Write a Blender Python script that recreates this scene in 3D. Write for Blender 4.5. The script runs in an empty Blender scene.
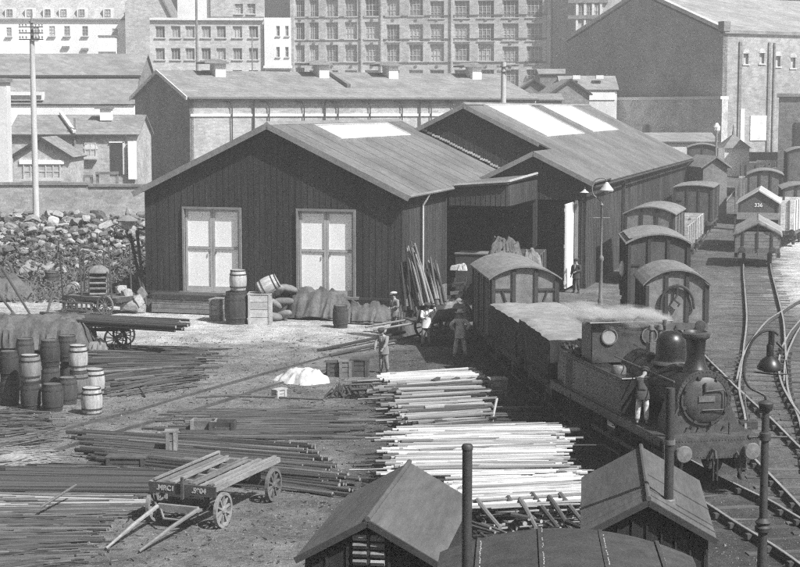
import bpy, math, random
from math import sin, cos, pi, radians as R, sqrt, atan2
from mathutils import Vector as V, Matrix, noise as MN
rnd = random.Random(7)
scene = bpy.context.scene
C = scene.collection
# ------------------------------------------------------------------ camera
CAMH, FPX, HOR = 9.3, 1630.0, 109.0
PITCH = math.atan((283.5-HOR)/FPX)
cam_d = bpy.data.cameras.new('camera'); cam = bpy.data.objects.new('camera', cam_d); C.objects.link(cam)
cam.location = (0, 0, CAMH); cam.rotation_euler = (pi/2-PITCH, 0, 0)
cam_d.sensor_width = 36; cam_d.lens = 36*FPX/800; cam_d.clip_start = .5; cam_d.clip_end = 3000
scene.camera = cam
# ------------------------------------------------------------------ sky, sun, exposure
SUN_AZ = V((.76, -.65)).normalized(); SUN_EL = R(49)
w = bpy.data.worlds.new('World'); scene.world = w; w.use_nodes = True
nt = w.node_tree; bg = nt.nodes['Background']
sky = nt.nodes.new('ShaderNodeTexSky'); sky.sky_type = 'NISHITA'; sky.sun_disc = False
sky.sun_elevation = SUN_EL; sky.sun_rotation = atan2(SUN_AZ.x, SUN_AZ.y); sky.dust_density = 8; sky.air_density = 1.5
bw = nt.nodes.new('ShaderNodeRGBToBW'); nt.links.new(sky.outputs[0], bw.inputs[0]); nt.links.new(bw.outputs[0], bg.inputs[0])
bg.inputs[1].default_value = .052
sd = bpy.data.lights.new('sun', 'SUN'); sun = bpy.data.objects.new('sun', sd); C.objects.link(sun)
sd.energy = 5.0; sd.angle = R(.55)
sdir = V((SUN_AZ.x*cos(SUN_EL), SUN_AZ.y*cos(SUN_EL), sin(SUN_EL)))
sun.rotation_euler = sdir.to_track_quat('Z', 'Y').to_euler(); sun.location = (60, -40, 80)
vs = scene.view_settings; vs.view_transform = 'Standard'; vs.look = 'None'; vs.gamma = 1; vs.exposure = .42
cy = scene.cycles
cy.max_bounces = 5; cy.diffuse_bounces = 3; cy.glossy_bounces = 2; cy.transmission_bounces = 3; cy.volume_bounces = 1
cy.transparent_max_bounces = 6; cy.use_denoising = False; cy.filter_width = 1.25; cy.use_adaptive_sampling = True; cy.adaptive_threshold = .042; cy.adaptive_min_samples = 36
# ------------------------------------------------------------------ image <-> place helpers
def ray(px, py):
    d = V(((px-400)/FPX, 1, -(py-283.5)/FPX))
    d.rotate(Matrix.Rotation(-PITCH, 3, 'X')); return d
def on_z(px, py, z=0.0):
    d = ray(px, py); t = (z-CAMH)/d.z; return V((d.x*t, d.y*t, z))
def on_plane(px, py, p0, n):
    d = ray(px, py); o = V((0, 0, CAMH)); t = (V(p0)-o).dot(n)/d.dot(n); return o+d*t
def on_Y(px, py, Y):
    return on_plane(px, py, (0, Y, 0), V((0, 1, 0)))
# ------------------------------------------------------------------ materials (all neutral: the photograph is monochrome)
def mat(name, v, rough=.9, var=.25, scale=2.5, bump=.25, rndv=.0, stretch=(1, 1, 1), big=.15, metal=0., pattern=None, spec=.3):
    m = bpy.data.materials.new(name); m.use_nodes = True; t = m.node_tree; N = t.nodes; L = t.links
    b = N['Principled BSDF']; b.inputs['Roughness'].default_value = rough; b.inputs['Metallic'].default_value = metal
    b.inputs['Specular IOR Level'].default_value = spec
    tc = N.new('ShaderNodeTexCoord'); mp = N.new('ShaderNodeMapping'); mp.inputs['Scale'].default_value = stretch
    L.new(tc.outputs['Object'], mp.inputs[0])
    src = mp.outputs[0]
    if rndv:
        oi = N.new('ShaderNodeObjectInfo'); ad = N.new('ShaderNodeVectorMath'); ad.operation = 'ADD'
        sc = N.new('ShaderNodeMath'); sc.operation = 'MULTIPLY'; sc.inputs[1].default_value = 40; L.new(oi.outputs['Random'], sc.inputs[0])
        L.new(src, ad.inputs[0]); L.new(sc.outputs[0], ad.inputs[1]); src = ad.outputs[0]
    n1 = N.new('ShaderNodeTexNoise'); n1.inputs['Scale'].default_value = scale; n1.inputs['Detail'].default_value = 7; n1.inputs['Roughness'].default_value = .65
    L.new(src, n1.inputs['Vector'])
    r1 = N.new('ShaderNodeMapRange'); r1.inputs[1].default_value = .3; r1.inputs[2].default_value = .7
    r1.inputs[3].default_value = 1-var; r1.inputs[4].default_value = 1+var; L.new(n1.outputs[0], r1.inputs[0])
    n2 = N.new('ShaderNodeTexNoise'); n2.inputs['Scale'].default_value = scale*.13; n2.inputs['Detail'].default_value = 3; L.new(src, n2.inputs['Vector'])
    r2 = N.new('ShaderNodeMapRange'); r2.inputs[1].default_value = .35; r2.inputs[2].default_value = .65
    r2.inputs[3].default_value = v*(1-big); r2.inputs[4].default_value = v*(1+big); L.new(n2.outputs[0], r2.inputs[0])
    mu = N.new('ShaderNodeMath'); mu.operation = 'MULTIPLY'; L.new(r1.outputs[0], mu.inputs[0]); L.new(r2.outputs[0], mu.inputs[1])
    n3 = N.new('ShaderNodeTexNoise'); n3.inputs['Scale'].default_value = scale*7; n3.inputs['Detail'].default_value = 4; n3.inputs['Roughness'].default_value = .8; L.new(src, n3.inputs['Vector'])
    r3 = N.new('ShaderNodeMapRange'); r3.inputs[1].default_value = .3; r3.inputs[2].default_value = .7; g_ = min(.45, var*1.1); r3.inputs[3].default_value = 1-g_; r3.inputs[4].default_value = 1+g_; L.new(n3.outputs[0], r3.inputs[0])
    mg = N.new('ShaderNodeMath'); mg.operation = 'MULTIPLY'; L.new(mu.outputs[0], mg.inputs[0]); L.new(r3.outputs[0], mg.inputs[1]); out = mg.outputs[0]
    if rndv:
        rr = N.new('ShaderNodeMapRange'); rr.inputs[3].default_value = 1-rndv; rr.inputs[4].default_value = 1+rndv
        L.new(oi.outputs['Random'], rr.inputs[0]); m3 = N.new('ShaderNodeMath'); m3.operation = 'MULTIPLY'
        L.new(out, m3.inputs[0]); L.new(rr.outputs[0], m3.inputs[1]); out = m3.outputs[0]
    hgt = n1.outputs[0]
    if pattern:   # bricks / slates: (width, row height, mortar, dark factor)
        sx = N.new('ShaderNodeSeparateXYZ'); L.new(tc.outputs['Object'], sx.inputs[0])
        a = N.new('ShaderNodeMath'); a.operation = 'ADD'; L.new(sx.outputs[0], a.inputs[0]); L.new(sx.outputs[1], a.inputs[1])
        cx = N.new('ShaderNodeCombineXYZ'); L.new(a.outputs[0], cx.inputs[0]); L.new(sx.outputs[2], cx.inputs[1])
        br = N.new('ShaderNodeTexBrick'); L.new(cx.outputs[0], br.inputs[0]); br.inputs['Scale'].default_value = 1
        br.inputs['Brick Width'].default_value = pattern[0]; br.inputs['Row Height'].default_value = pattern[1]; br.inputs['Mortar Size'].default_value = pattern[2]
        br.inputs['Color1'].default_value = (1, 1, 1, 1); br.inputs['Color2'].default_value = (.72, .72, .72, 1); f = pattern[3]; br.inputs['Mortar'].default_value = (f, f, f, 1)
        m4 = N.new('ShaderNodeMath'); m4.operation = 'MULTIPLY'; L.new(out, m4.inputs[0]); L.new(br.outputs['Color'], m4.inputs[1]); out = m4.outputs[0]
    L.new(out, b.inputs['Base Color'])
    if bump:
        bp = N.new('ShaderNodeBump'); bp.inputs['Strength'].default_value = bump; bp.inputs['Distance'].default_value = .03
        L.new(hgt, bp.inputs['Height']); L.new(bp.outputs[0], b.inputs['Normal'])
    return m
M = dict(
 tar=mat('tarred_boards', .032, .85, .4, 5, .2, stretch=(1.6, 1.6, .12), big=.25),
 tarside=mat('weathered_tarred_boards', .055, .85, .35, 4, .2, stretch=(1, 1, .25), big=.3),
 felt=mat('roofing_felt', .135, .95, .22, 3, .2, stretch=(1, 1, 1), big=.2),
 feltdark=mat('dark_felt', .055, .9, .3, 3, .2),
 huttop=mat('hut_felt', .095, .9, .22, 3, .2, stretch=(4, .5, 1)),
 skylight=mat('frosted_skylight', .62, .6, .3, 6, 0, stretch=(3, .3, 1)),
 white=mat('white_paint', .86, .7, .04, 3, .02, big=.03), offwhite=mat('dull_white_paint', .42, .8, .15, 3, .1),
 trim=mat('grey_painted_timber', .2, .8, .2, 5, .1),
 darktrim=mat('dark_timber_trim', .05, .8, .2, 5, .1),
 interior=mat('shade_black_interior', .025, .95, .2, 2, 0),  # near-black colour holds the shade inside the open shed
 brickwall=mat('pale_brick', .45, .95, .25, 3, .2, pattern=(.45, .15, .012, .8)),
 brickdark=mat('brown_brick', .15, .95, .22, 2, .2, pattern=(.45, .15, .012, .8)),
 brickfar=mat('hazed_factory_brick', .5, .95, .2, 1.5, .1, pattern=(.6, .2, .015, .85)),  # brickfar: haze put into the colour, paled for distance
 brickmid=mat('gable_brick', .21, .95, .3, 2.5, .2, pattern=(.5, .17, .015, .85)),
 render=mat('pale_render', .62, .95, .12, .8, .1), render2=mat('hazed_white_render', .8, .95, .08, .8, .05),  # render2: white walls, lightened further to put haze into the colour
 slate=mat('slate', .25, .8, .2, 4, .1, pattern=(.4, .2, .02, .75)), slatefar=mat('far_slate', .25, .85, .15, 2, 0, pattern=(.6, .3, .02, .8)),
 stone=mat('stone', .17, .95, .4, 3, .5, rndv=.55), stonelight=mat('pale_stone', .27, .95, .3, 3, .4, rndv=.35),
 glass=mat('window_glass', .09, .25, .3, .7, 0, rndv=.5, spec=.5), frame=mat('window_frame', .48, .8, .1, 3, 0),
 glassfar=mat('hazed_window_glass', .28, .6, .3, .7, 0, rndv=.6),  # glassfar: haze put into the pane colour, paler than the glass itself
 lath=mat('peeled_timber', .42, .85, .3, 6, .3, rndv=.5, stretch=(.2, 3, 3)),
 lathmid=mat('sawn_timber', .24, .85, .2, 6, .2, rndv=.4, stretch=(.2, 3, 3)),
 pole=mat('bark_pole', .055, .9, .35, 6, .4, rndv=.5, stretch=(.3, 3, 3)),
 polemid=mat('dry_pole', .1, .9, .35, 6, .4, rndv=.5, stretch=(.3, 3, 3)),
 end=mat('cut_wood_end', .28, .9, .2, 9, .2, rndv=.2),
 woodlight=mat('pale_barrel_wood', .36, .85, .35, 5, .2, stretch=(2, 2, .3), rndv=.15),
 woodmid=mat('barrel_oak', .14, .85, .3, 5, .3, stretch=(2, 2, .3), rndv=.25),
 wooddark=mat('dark_barrel_oak', .06, .85, .3, 5, .3, stretch=(2, 2, .3), rndv=.25),
 plank=mat('weathered_plank', .19, .9, .3, 4, .3, rndv=.3, stretch=(1, .3, 1)),
 iron=mat('iron', .045, .6, .3, 8, .1, spec=.5), ironlight=mat('worn_iron', .14, .5, .3, 8, .1, spec=.5),
 railtop=mat('polished_rail', .72, .28, .1, 4, 0, metal=.75), railside=mat('rusty_rail', .07, .85, .3, 6, .2),
 sleeper=mat('creosoted_sleeper', .085, .95, .3, 5, .4, rndv=.35, stretch=(.3, 2, 2)),
 loco=mat('engine_black', .02, .38, .5, 3, .08, spec=.6, big=.4), locogrey=mat('dusty_engine_plate', .065, .5, .4, 5, .05, spec=.5),
 wagon=mat('wagon_boards', .1, .85, .3, 4, .2, stretch=(1, 1, .4), rndv=.2), wagonlight=mat('pale_wagon_boards', .45, .85, .3, 4, .2, rndv=.1),
 wagonroof=mat('wagon_roof_canvas', .19, .9, .25, 4, .15, stretch=(1, .4, 1)), wagonmid=mat('grey_wagon_boards', .17, .85, .3, 4, .2, rndv=.15),
 tarp=mat('tarpaulin', .1, .9, .35, 2.2, .7, stretch=(1, 1, .6)), tarplight=mat('grey_tarpaulin', .24, .9, .25, 3, .3), tarpdark=mat('black_tarpaulin', .028, .75, .35, 3, .3),
 canvaswhite=mat('white_canvas', .46, .9, .18, 5, .8), coatpale=mat('brightened_jacket', .5, .95, .2, 5, .1),  # coatpale: light put into the jacket colour to offset the van's shadow
 skin=mat('skin', .3, .7, .05, 5, 0), shirt=mat('white_shirt', .75, .9, .08, 5, .1), coat=mat('dark_coat', .06, .95, .2, 5, .1),
 coatgrey=mat('grey_jacket', .24, .95, .2, 5, .1), trousers=mat('grey_trousers', .2, .95, .2, 5, .1), trousersdark=mat('dark_trousers', .04, .95, .2, 5, .1),
 trouserslight=mat('pale_trousers', .5, .95, .5, 14, .1), boot=mat('boot_leather', .03, .6, .1, 5, 0), hair=mat('hair', .04, .9, .1, 9, 0), cap=mat('cloth_cap', .2, .95, .15, 5, 0), caplight=mat('pale_cap', .5, .95, .1, 5, 0),
 coal=mat('coal', .02, .5, .3, 9, .4, spec=.6), polewhite=mat('whitened_pole', .52, .85, .15, 3, .1, stretch=(2, 2, .3)),
 insul=mat('porcelain', .5, .4, .05, 5, 0), lampglass=mat('lamp_globe', .4, .2, .05, 5, 0), sack=mat('sackcloth', .17, .95, .25, 6, .3, rndv=.4), dirt=mat('dry_brush', .2, .95, .4, 6, .3, rndv=.4),
)
# ------------------------------------------------------------------ mesh builder
class MB:
    def __init__(s): s.v = []; s.f = []
    def add(s, vs_, fs_):
        n = len(s.v); s.v += [tuple(p) for p in vs_]; s.f += [tuple(i+n for i in f) for f in fs_]; return s
    def box(s, c, d, rot=None, taper=1.0):
        c = V(c); x, y, z = d[0]/2, d[1]/2, d[2]/2
        P = [V((a*x*(taper if e > 0 else 1), b*y*(taper if e > 0 else 1), e*z)) for e in (-1, 1) for a, b in ((-1, -1), (1, -1), (1, 1), (-1, 1))]
        if rot is not None:
            if not isinstance(rot, Matrix): rot = Matrix.Rotation(rot, 3, 'Z')
            P = [rot @ p for p in P]
        return s.add([p+c for p in P], [(3, 2, 1, 0), (4, 5, 6, 7), (0, 1, 5, 4), (1, 2, 6, 5), (2, 3, 7, 6), (3, 0, 4, 7)])
    def bar(s, a, b, w_, h_, up=(0, 0, 1)):
        a = V(a); b = V(b); d = (b-a); L = d.length; d.normalize(); u = V(up); x = d.cross(u)
        if x.length < 1e-4: x = V((1, 0, 0))
        x.normalize(); z = x.cross(d)
        P = [p+x*i*w_/2+z*j*h_/2 for p in (a, b) for i, j in ((-1, -1), (1, -1), (1, 1), (-1, 1))]
        return s.add(P, [(0, 1, 2, 3), (7, 6, 5, 4), (4, 5, 1, 0), (5, 6, 2, 1), (6, 7, 3, 2), (7, 4, 0, 3)])
    def tube(s, pts, r, n=8, caps=True):
        pts = [V(p) for p in pts]; m = len(pts); rs = r if isinstance(r, (list, tuple)) else [r]*m
        base = len(s.v); prev = None
        for i, p in enumerate(pts):
            d = (pts[min(i+1, m-1)]-pts[max(i-1, 0)]).normalized()
            if prev is None:
                x = d.cross(V((0, 0, 1)));
                if x.length < .05: x = d.cross(V((0, 1, 0)))
            else: x = prev-d*prev.dot(d)
            x.normalize(); prev = x; y = d.cross(x)
            for k in range(n):
                a = 2*pi*k/n; s.v.append(tuple(p+x*cos(a)*rs[i]+y*sin(a)*rs[i]))
        for i in range(m-1):
            for k in range(n):
                s.f.append((base+i*n+k, base+i*n+(k+1) % n, base+(i+1)*n+(k+1) % n, base+(i+1)*n+k))
        if caps:
            s.f.append(tuple(base+k for k in range(n))[::-1]); s.f.append(tuple(base+(m-1)*n+k for k in range(n)))
        return s
    def lathe(s, prof, n=16, o=(0, 0, 0), axis='Z', caps=True):
        o = V(o); base = len(s.v)
        for r_, h in prof:
            for k in range(n):
                a = 2*pi*k/n; c_, s_ = r_*cos(a), r_*sin(a)
                p = (c_, s_, h) if axis == 'Z' else ((h, c_, s_) if axis == 'X' else (s_, h, c_))
                s.v.append(tuple(V(p)+o))
        for i in range(len(prof)-1):
            for k in range(n):
                s.f.append((base+i*n+k, base+i*n+(k+1) % n, base+(i+1)*n+(k+1) % n, base+(i+1)*n+k))
        if caps:
            s.f.append(tuple(base+k for k in range(n))[::-1]); s.f.append(tuple(base+(len(prof)-1)*n+k for k in range(n)))
        return s
    def prism(s, poly, a, b, plane='XZ'):
        """poly in the plane, extruded from a to b along the third axis"""
        n = len(poly)
        def P(p, t): return (p[0], t, p[1]) if plane == 'XZ' else ((t, p[0], p[1]) if plane == 'YZ' else (p[0], p[1], t))
        return s.add([P(p, a) for p in poly]+[P(p, b) for p in poly],
                     [tuple(range(n)), tuple(range(2*n-1, n-1, -1))]+[((i+1) % n, i, n+i, n+(i+1) % n) for i in range(n)])
    def slab(s, quad, t):
        """four corners (any plane) thickened by t along minus normal"""
        q = [V(p) for p in quad]; n = (q[1]-q[0]).cross(q[3]-q[0]).normalized()
        if n.z < 0: n = -n; q = [q[0], q[3], q[2], q[1]]
        return s.add(q+[p-n*t for p in q], [(0, 1, 2, 3), (7, 6, 5, 4), (1, 0, 4, 5), (2, 1, 5, 6), (3, 2, 6, 7), (0, 3, 7, 4)])
    def mesh(s, name, smooth=False):
        me = bpy.data.meshes.new(name); me.from_pydata(s.v, [], s.f); me.validate(); me.update()
        if smooth:
            me.shade_smooth()
            try: me.set_sharp_from_angle(angle=R(40))
            except Exception: pass
        return me
    def build(s, name, m, parent=None, smooth=False, **kw):
        me = s.mesh(name, smooth); me.materials.append(m if not isinstance(m, str) else M[m])
        return link(name, me, parent, **kw)
def link(name, data, parent=None, **kw):
    o = bpy.data.objects.new(name, data); C.objects.link(o)
    if parent is not None: o.parent = parent
    for k, v_ in kw.items(): o[k] = v_
    return o
def thing(name, label, cat, loc=(0, 0, 0), rz=0., group=None, kind=None):
    o = bpy.data.objects.new(name, None); C.objects.link(o); o.empty_display_size = .3
    o.location = loc; o.rotation_euler = (0, 0, rz); return tag(o, label, cat, group, kind)
def tag(o, label=None, cat=None, group=None, kind=None):
    if label: o['label'] = label
    if cat: o['category'] = cat
    if group: o['group'] = group
    if kind: o['kind'] = kind
    return o
KIDS = {}
def dup(root, loc, rz, label=None, group=None, swap=None, scale=1):
    kids = lambda p: [o for o in p.children]
    r = root.copy(); C.objects.link(r); r.location = loc; r.rotation_euler = (0, 0, rz) if not hasattr(rz, '__len__') else rz; r.scale = (scale,)*3 if not hasattr(scale, '__len__') else scale
    if label: r['label'] = label
    if group: r['group'] = group
    for ch in kids(root):
        c = ch.copy(); C.objects.link(c); c.parent = r
        for g in kids(ch):
            d = g.copy(); C.objects.link(d); d.parent = c
    return r
def wall(mb, x0, x1, z0, z1, y, openings=(), reveal=.2, gable=None):
    """wall in plane y facing -y, true openings (a0,a1,b0,b1) with reveals going back"""
    xs = sorted({x0, x1, *[o[0] for o in openings], *[o[1] for o in openings]}); zs = sorted({z0, z1, *[o[2] for o in openings], *[o[3] for o in openings]})
    for i in range(len(xs)-1):
        for j in range(len(zs)-1):
            cx, cz = (xs[i]+xs[i+1])/2, (zs[j]+zs[j+1])/2
            if any(o[0] < cx < o[1] and o[2] < cz < o[3] for o in openings): continue
            mb.add([(xs[i], y, zs[j]), (xs[i+1], y, zs[j]), (xs[i+1], y, zs[j+1]), (xs[i], y, zs[j+1])], [(0, 1, 2, 3)])
    for a0, a1, b0, b1 in openings:
        q = [(a0, b0), (a1, b0), (a1, b1), (a0, b1)]
        for k in range(4):
            p, r_ = q[k], q[(k+1) % 4]
            mb.add([(p[0], y, p[1]), (p[0], y+reveal, p[1]), (r_[0], y+reveal, r_[1]), (r_[0], y, r_[1])], [(0, 1, 2, 3)])
    return mb
WC = {}
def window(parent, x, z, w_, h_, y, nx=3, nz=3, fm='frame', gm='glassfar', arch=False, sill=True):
    key = (round(w_, 1), round(h_, 1), nx, nz, sill, fm, gm)
    if key not in WC:
        ww, hh = key[0], key[1]; f = MB(); t = .07 if ww < 2 else .1
        f.box((0, 0, t/2), (ww, .08, t)); f.box((0, 0, hh-t/2), (ww, .08, t))
        f.box((-ww/2+t/2, 0, hh/2), (t, .08, hh-2*t)); f.box((ww/2-t/2, 0, hh/2), (t, .08, hh-2*t))
        for i in range(1, nx): f.box((-ww/2+ww*i/nx, .005, hh/2), (t*.8, .05, hh-2*t))
        for i in range(1, nz): f.box((0, .012, hh*i/nz), (ww-2*t, .04, t*.7))
        if sill: f.box((0, -.25, -.06), (ww+.3, .34, .12))
        fm_ = f.mesh('window'); fm_.materials.append(M[fm])
        g = MB(); g.box((0, .06, hh/2), (ww-.02, .02, hh-.02)); gm_ = g.mesh('pane'); gm_.materials.append(M[gm])
        WC[key] = (fm_, gm_)
    a, b = WC[key]
    o = link('window', a, parent); o.location = (x, y, z); p = link('pane', b, o); return o
# ================================================================== SETTING: ground
def sstep(t): t = max(0, min(1, t)); return t*t*(3-2*t)
def gh(x, y):
    return 4.6*sstep((y-100)/85) + (.035*MN.noise(V((x*.35, y*.35, 0))) if y < 130 else 0)
def span(a, b, n): return [a+(b-a)*i/n for i in range(n+1)]
gx = [-1500, -500, -150, -60]+span(-32, 36, 136)+[50, 70, 100, 160, 500, 1500]
gy = [-200, -20, 8]+span(14, 110, 192)+span(113, 190, 22)+[220, 300, 500, 1500]
g = MB(); g.v = [(x, y, gh(x, y)) for y in gy for x in gx]; nx_ = len(gx)
g.f = [(j*nx_+i, j*nx_+i+1, (j+1)*nx_+i+1, (j+1)*nx_+i) for j in range(len(gy)-1) for i in range(nx_-1)]
gm = bpy.data.materials.new('yard_earth'); gm.use_nodes = True; t = gm.node_tree; N = t.nodes; L = t.links; b = N['Principled BSDF']; b.inputs['Roughness'].default_value = .97; b.inputs['Specular IOR Level'].default_value = .15
geo = N.new('ShaderNodeNewGeometry')
def nz(sc, det=6, rough=.6, lo=.3, hi=.7, a=0., b_=1.):
    n = N.new('ShaderNodeTexNoise'); n.inputs['Scale'].default_value = sc; n.inputs['Detail'].default_value = det; n.inputs['Roughness'].default_value = rough; L.new(geo.outputs['Position'], n.inputs['Vector'])
    r = N.new('ShaderNodeMapRange'); r.inputs[1].default_value = lo; r.inputs[2].default_value = hi; r.inputs[3].default_value = a; r.inputs[4].default_value = b_; L.new(n.outputs[0], r.inputs[0]); return r.outputs[0], n
def mth(op, a, b_=None):
    m = N.new('ShaderNodeMath'); m.operation = op
    for i, q in enumerate((a, b_)):
        if q is None: continue
        if isinstance(q, (int, float)): m.inputs[i].default_value = q
        else: L.new(q, m.inputs[i])
    return m.outputs[0]
sx = N.new('ShaderNodeSeparateXYZ'); L.new(geo.outputs['Position'], sx.inputs[0]); X, Y = sx.outputs[0], sx.outputs[1]
wob, _ = nz(.35, 5, .6, .2, .8, -3.5, 3.5); wob2, _ = nz(.8, 5, .6, .2, .8, -1.2, 1.2)
def ramp(v_, lo, hi):
    r = N.new('ShaderNodeMapRange'); r.interpolation_type = 'SMOOTHSTEP'; r.inputs[1].default_value = lo; r.inputs[2].default_value = hi; L.new(v_, r.inputs[0]); return r.outputs[0]
Yw = mth('ADD', Y, wob); Xw = mth('ADD', X, wob2)
# pale swept sandy strip in front of the goods shed, trodden dark earth elsewhere, pale ballast far right
band = mth('MULTIPLY', mth('MULTIPLY', ramp(Yw, 62.0, 66.5), mth('SUBTRACT', 1, ramp(Yw, 88, 98))), ramp(mth('MULTIPLY', Xw, -1), -1.6, .6))
rightpale = mth('MULTIPLY', ramp(mth('SUBTRACT', Xw, mth('MULTIPLY', Y, .2275)), -.3, 1.5), ramp(Y, 70, 84))
mid = ramp(mth('MULTIPLY', Xw, -1), 0, 3)
tone = mth('ADD', .085, mth('MULTIPLY', mid, .095))
cess = mth('MULTIPLY', ramp(mth('SUBTRACT', Xw, mth('MULTIPLY', mth('SUBTRACT', 50, Y), .22)), 6.6, 8.2), ramp(mth('MULTIPLY', Y, -1), -100, -88))
tone = mth('ADD', tone, mth('MULTIPLY', cess, .045))
tone = mth('ADD', tone, mth('MULTIPLY', band, .25)); tone = mth('ADD', tone, mth('MULTIPLY', rightpale, .36))
farp = ramp(Y, 98, 120); tone = mth('ADD', tone, mth('MULTIPLY', farp, .03))
f1, _ = nz(1.1, 8, .75, .32, .68, .55, 1.45); f2, n2_ = nz(7, 8, .85, .32, .68, .5, 1.5); f3, _ = nz(.22, 3, .5, .35, .65, .8, 1.2)
L.new(mth('MULTIPLY', mth('MULTIPLY', tone, f1), mth('MULTIPLY', f2, f3)), b.inputs['Base Color'])
bp = N.new('ShaderNodeBump'); bp.inputs['Strength'].default_value = .9; bp.inputs['Distance'].default_value = .08; L.new(n2_.outputs[0], bp.inputs['Height']); L.new(bp.outputs[0], b.inputs['Normal'])
g.build('ground', gm, None, True, kind='structure')
# loose stones and chips trodden into the yard
peb = MB(); rp = random.Random(3)
for i in range(15000):
    Yp = rp.uniform(26, 92) if i % 3 else rp.uniform(30, 60); Xp = rp.uniform(-.27, .27)*Yp; s_ = rp.uniform(.012, .035)*(2.0 if rp.random() < .04 else 1)
    zz = gh(Xp, Yp); a = rp.uniform(0, 6.3)
    pts = [(Xp+s_*cos(a+k*2.1)*rp.uniform(.6, 1.4), Yp+s_*sin(a+k*2.1)*rp.uniform(.6, 1.4), zz-.005) for k in range(3)]+[(Xp, Yp, zz+s_*.8)]
    peb.add(pts, [(0, 1, 3), (1, 2, 3), (2, 0, 3)])
peb.build('gravel', mat('loose_stones', .15, .95, .6, 1.5, 0), None, kind='stuff')

# ================================================================== railway tracks
G = 1.56
def crom(P, step=.5):
    P = [V(p) for p in P]; Q = [P[0]*2-P[1]]+P+[P[-1]*2-P[-2]]; out = []
    for i in range(1, len(Q)-2):
        n = max(2, int((Q[i+1]-Q[i]).length/step))
        for k in range(n):
            t_ = k/n; a, b_, c, d = Q[i-1], Q[i], Q[i+1], Q[i+2]
            out.append(.5*((2*b_)+(c-a)*t_+(2*a-5*b_+4*c-d)*t_*t_+(3*b_-a-3*c+d)*t_**3))
    return out+[P[-1]]
def sweep(mb, pts, off, w_, z0, z1):
    base = len(mb.v); n = len(pts)
    for i, p in enumerate(pts):
        d = (pts[min(i+1, n-1)]-pts[max(i-1, 0)]); d.z = 0; d.normalize(); s_ = V((d.y, -d.x, 0))
        for o, z in ((off-w_/2, z0), (off+w_/2, z0), (off+w_/2, z1), (off-w_/2, z1)): mb.v.append(tuple(V((p.x, p.y, p.z))+s_*o+V((0, 0, z))))
    for i in range(n-1):
        for k in range(4): mb.f.append((base+i*4+k, base+i*4+(k+1) % 4, base+i*4+4+(k+1) % 4, base+i*4+4+k))
    mb.f.append((base, base+3, base+2, base+1)); mb.f.append((base+n*4-4, base+n*4-3, base+n*4-2, base+n*4-1))
RZ = .19   # height of the running surface
slp = MB(); slp.box((0, 0, 0), (2.65, .26, .12)); slpm = slp.mesh('sleeper'); slpm.materials.append(M['sleeper'])
def track(label, path, sleepers=True, smax=80, bright='railtop', sunk=0., offs=(-1, 1), smin=0, step=.78):
    pts = [V((x, y, gh(x, y)-sunk)) for x, y in [(p.x, p.y) for p in crom([V((a, b_)) for a, b_ in path])]]
    tr = thing('railway_track', label, 'railway track', (0, 0, 0))
    for o in offs:
        m = MB(); sweep(m, pts, o*G/2, .07, .075, RZ-.02); sweep(m, pts, o*G/2, .15, .055, .085); r_ = m.build('rail', 'railside', tr)
        m = MB(); sweep(m, pts, o*G/2, .066, RZ-.019, RZ); m.build('running_surface', bright, r_)
        if not sunk:
            m = MB(); L_ = 0
            for i in range(1, len(pts)):
                L_ += (pts[i]-pts[i-1]).length
                if L_ > step and pts[i].y < 62:
                    L_ = 0; d = (pts[i]-pts[i-1]).normalized(); s_ = V((d.y, -d.x, 0)); q = pts[i]+s_*o*G/2
                    for e in (-1, 1): m.box(q+s_*e*.11+V((0, 0, .1)), (.1, .16, .11), atan2(d.y, d.x)-pi/2)
            if m.v: m.build('rail_chairs', 'railside', tr, kind='stuff')
    if sleepers:
        L_ = 0
        for i in range(1, len(pts)):
            L_ += (pts[i]-pts[i-1]).length
            if L_ > step and smin <= pts[i].y < smax:
                L_ = 0; d = (pts[i]-pts[i-1]).normalized()
                o = link('sleeper', slpm, tr); o.location = pts[i]+V((rp.uniform(-.05, .05), 0, -.047+rp.uniform(-.014, .01))); o.rotation_euler = (0, 0, atan2(d.y, d.x)-pi/2+rp.uniform(-.03, .03))
    return pts
T1 = [(9.6, 26), (8.8, 32.4), (8.0, 36.9), (7.55, 38.6), (5.99, 45.7), (5.25, 51.8), (4.55, 56.8), (4.15, 62.9), (4.5, 70), (5.6, 78), (7.4, 87), (9.2, 93.5)]
T2 = [(9.6, 41), (10.95, 47.2), (11.85, 52.4), (12.85, 56.9), (14.1, 62.4), (16.0, 70.9), (18.4, 82.7), (20.8, 94.5), (23.6, 107), (26.5, 118), (30.5, 132), (36, 150)]
T3 = [(12.2, 54.5), (13.15, 58.4), (14.3, 62.5), (16.3, 68.8), (18.6, 74.5), (21.3, 80.3), (26, 88)]
T4 = [(10.0, 26), (10.02, 36), (10.1, 43.4), (10.25, 49), (10.35, 54), (10.62, 61), (10.85, 66), (11.4, 74), (13.3, 86), (16.6, 99), (20.6, 114), (25.2, 131), (30, 147)]
T5 = [(12.2, 26), (11.9, 34), (12.3, 42), (13.0, 50), (14.2, 57), (16.4, 65), (19.6, 74)]
T6 = [(-16.5, 30), (-12.9, 38), (-9.85, 44.6), (-6.55, 51.2), (-3.9, 56.8), (-1.2, 62)]
track('curved railway track running under the tank engine and its wagons into the goods shed', T1, smax=72)
track('shiny curved railway track under the peaked tarpaulin wagon at the right of the yard', T2, smax=100, smin=46)
track('railway turnout track curving off to the right edge behind the lamp shade', T3, sleepers=False)
track('straight railway track beside the engine leading to the covered vans', T4, smax=64)
track('railway track at the far right edge behind the hanging lamp', T5, smax=60, smin=30)
track('half buried disused siding track crossing the timber yard diagonally', T6, sleepers=False, bright='railside', sunk=.12)
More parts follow.
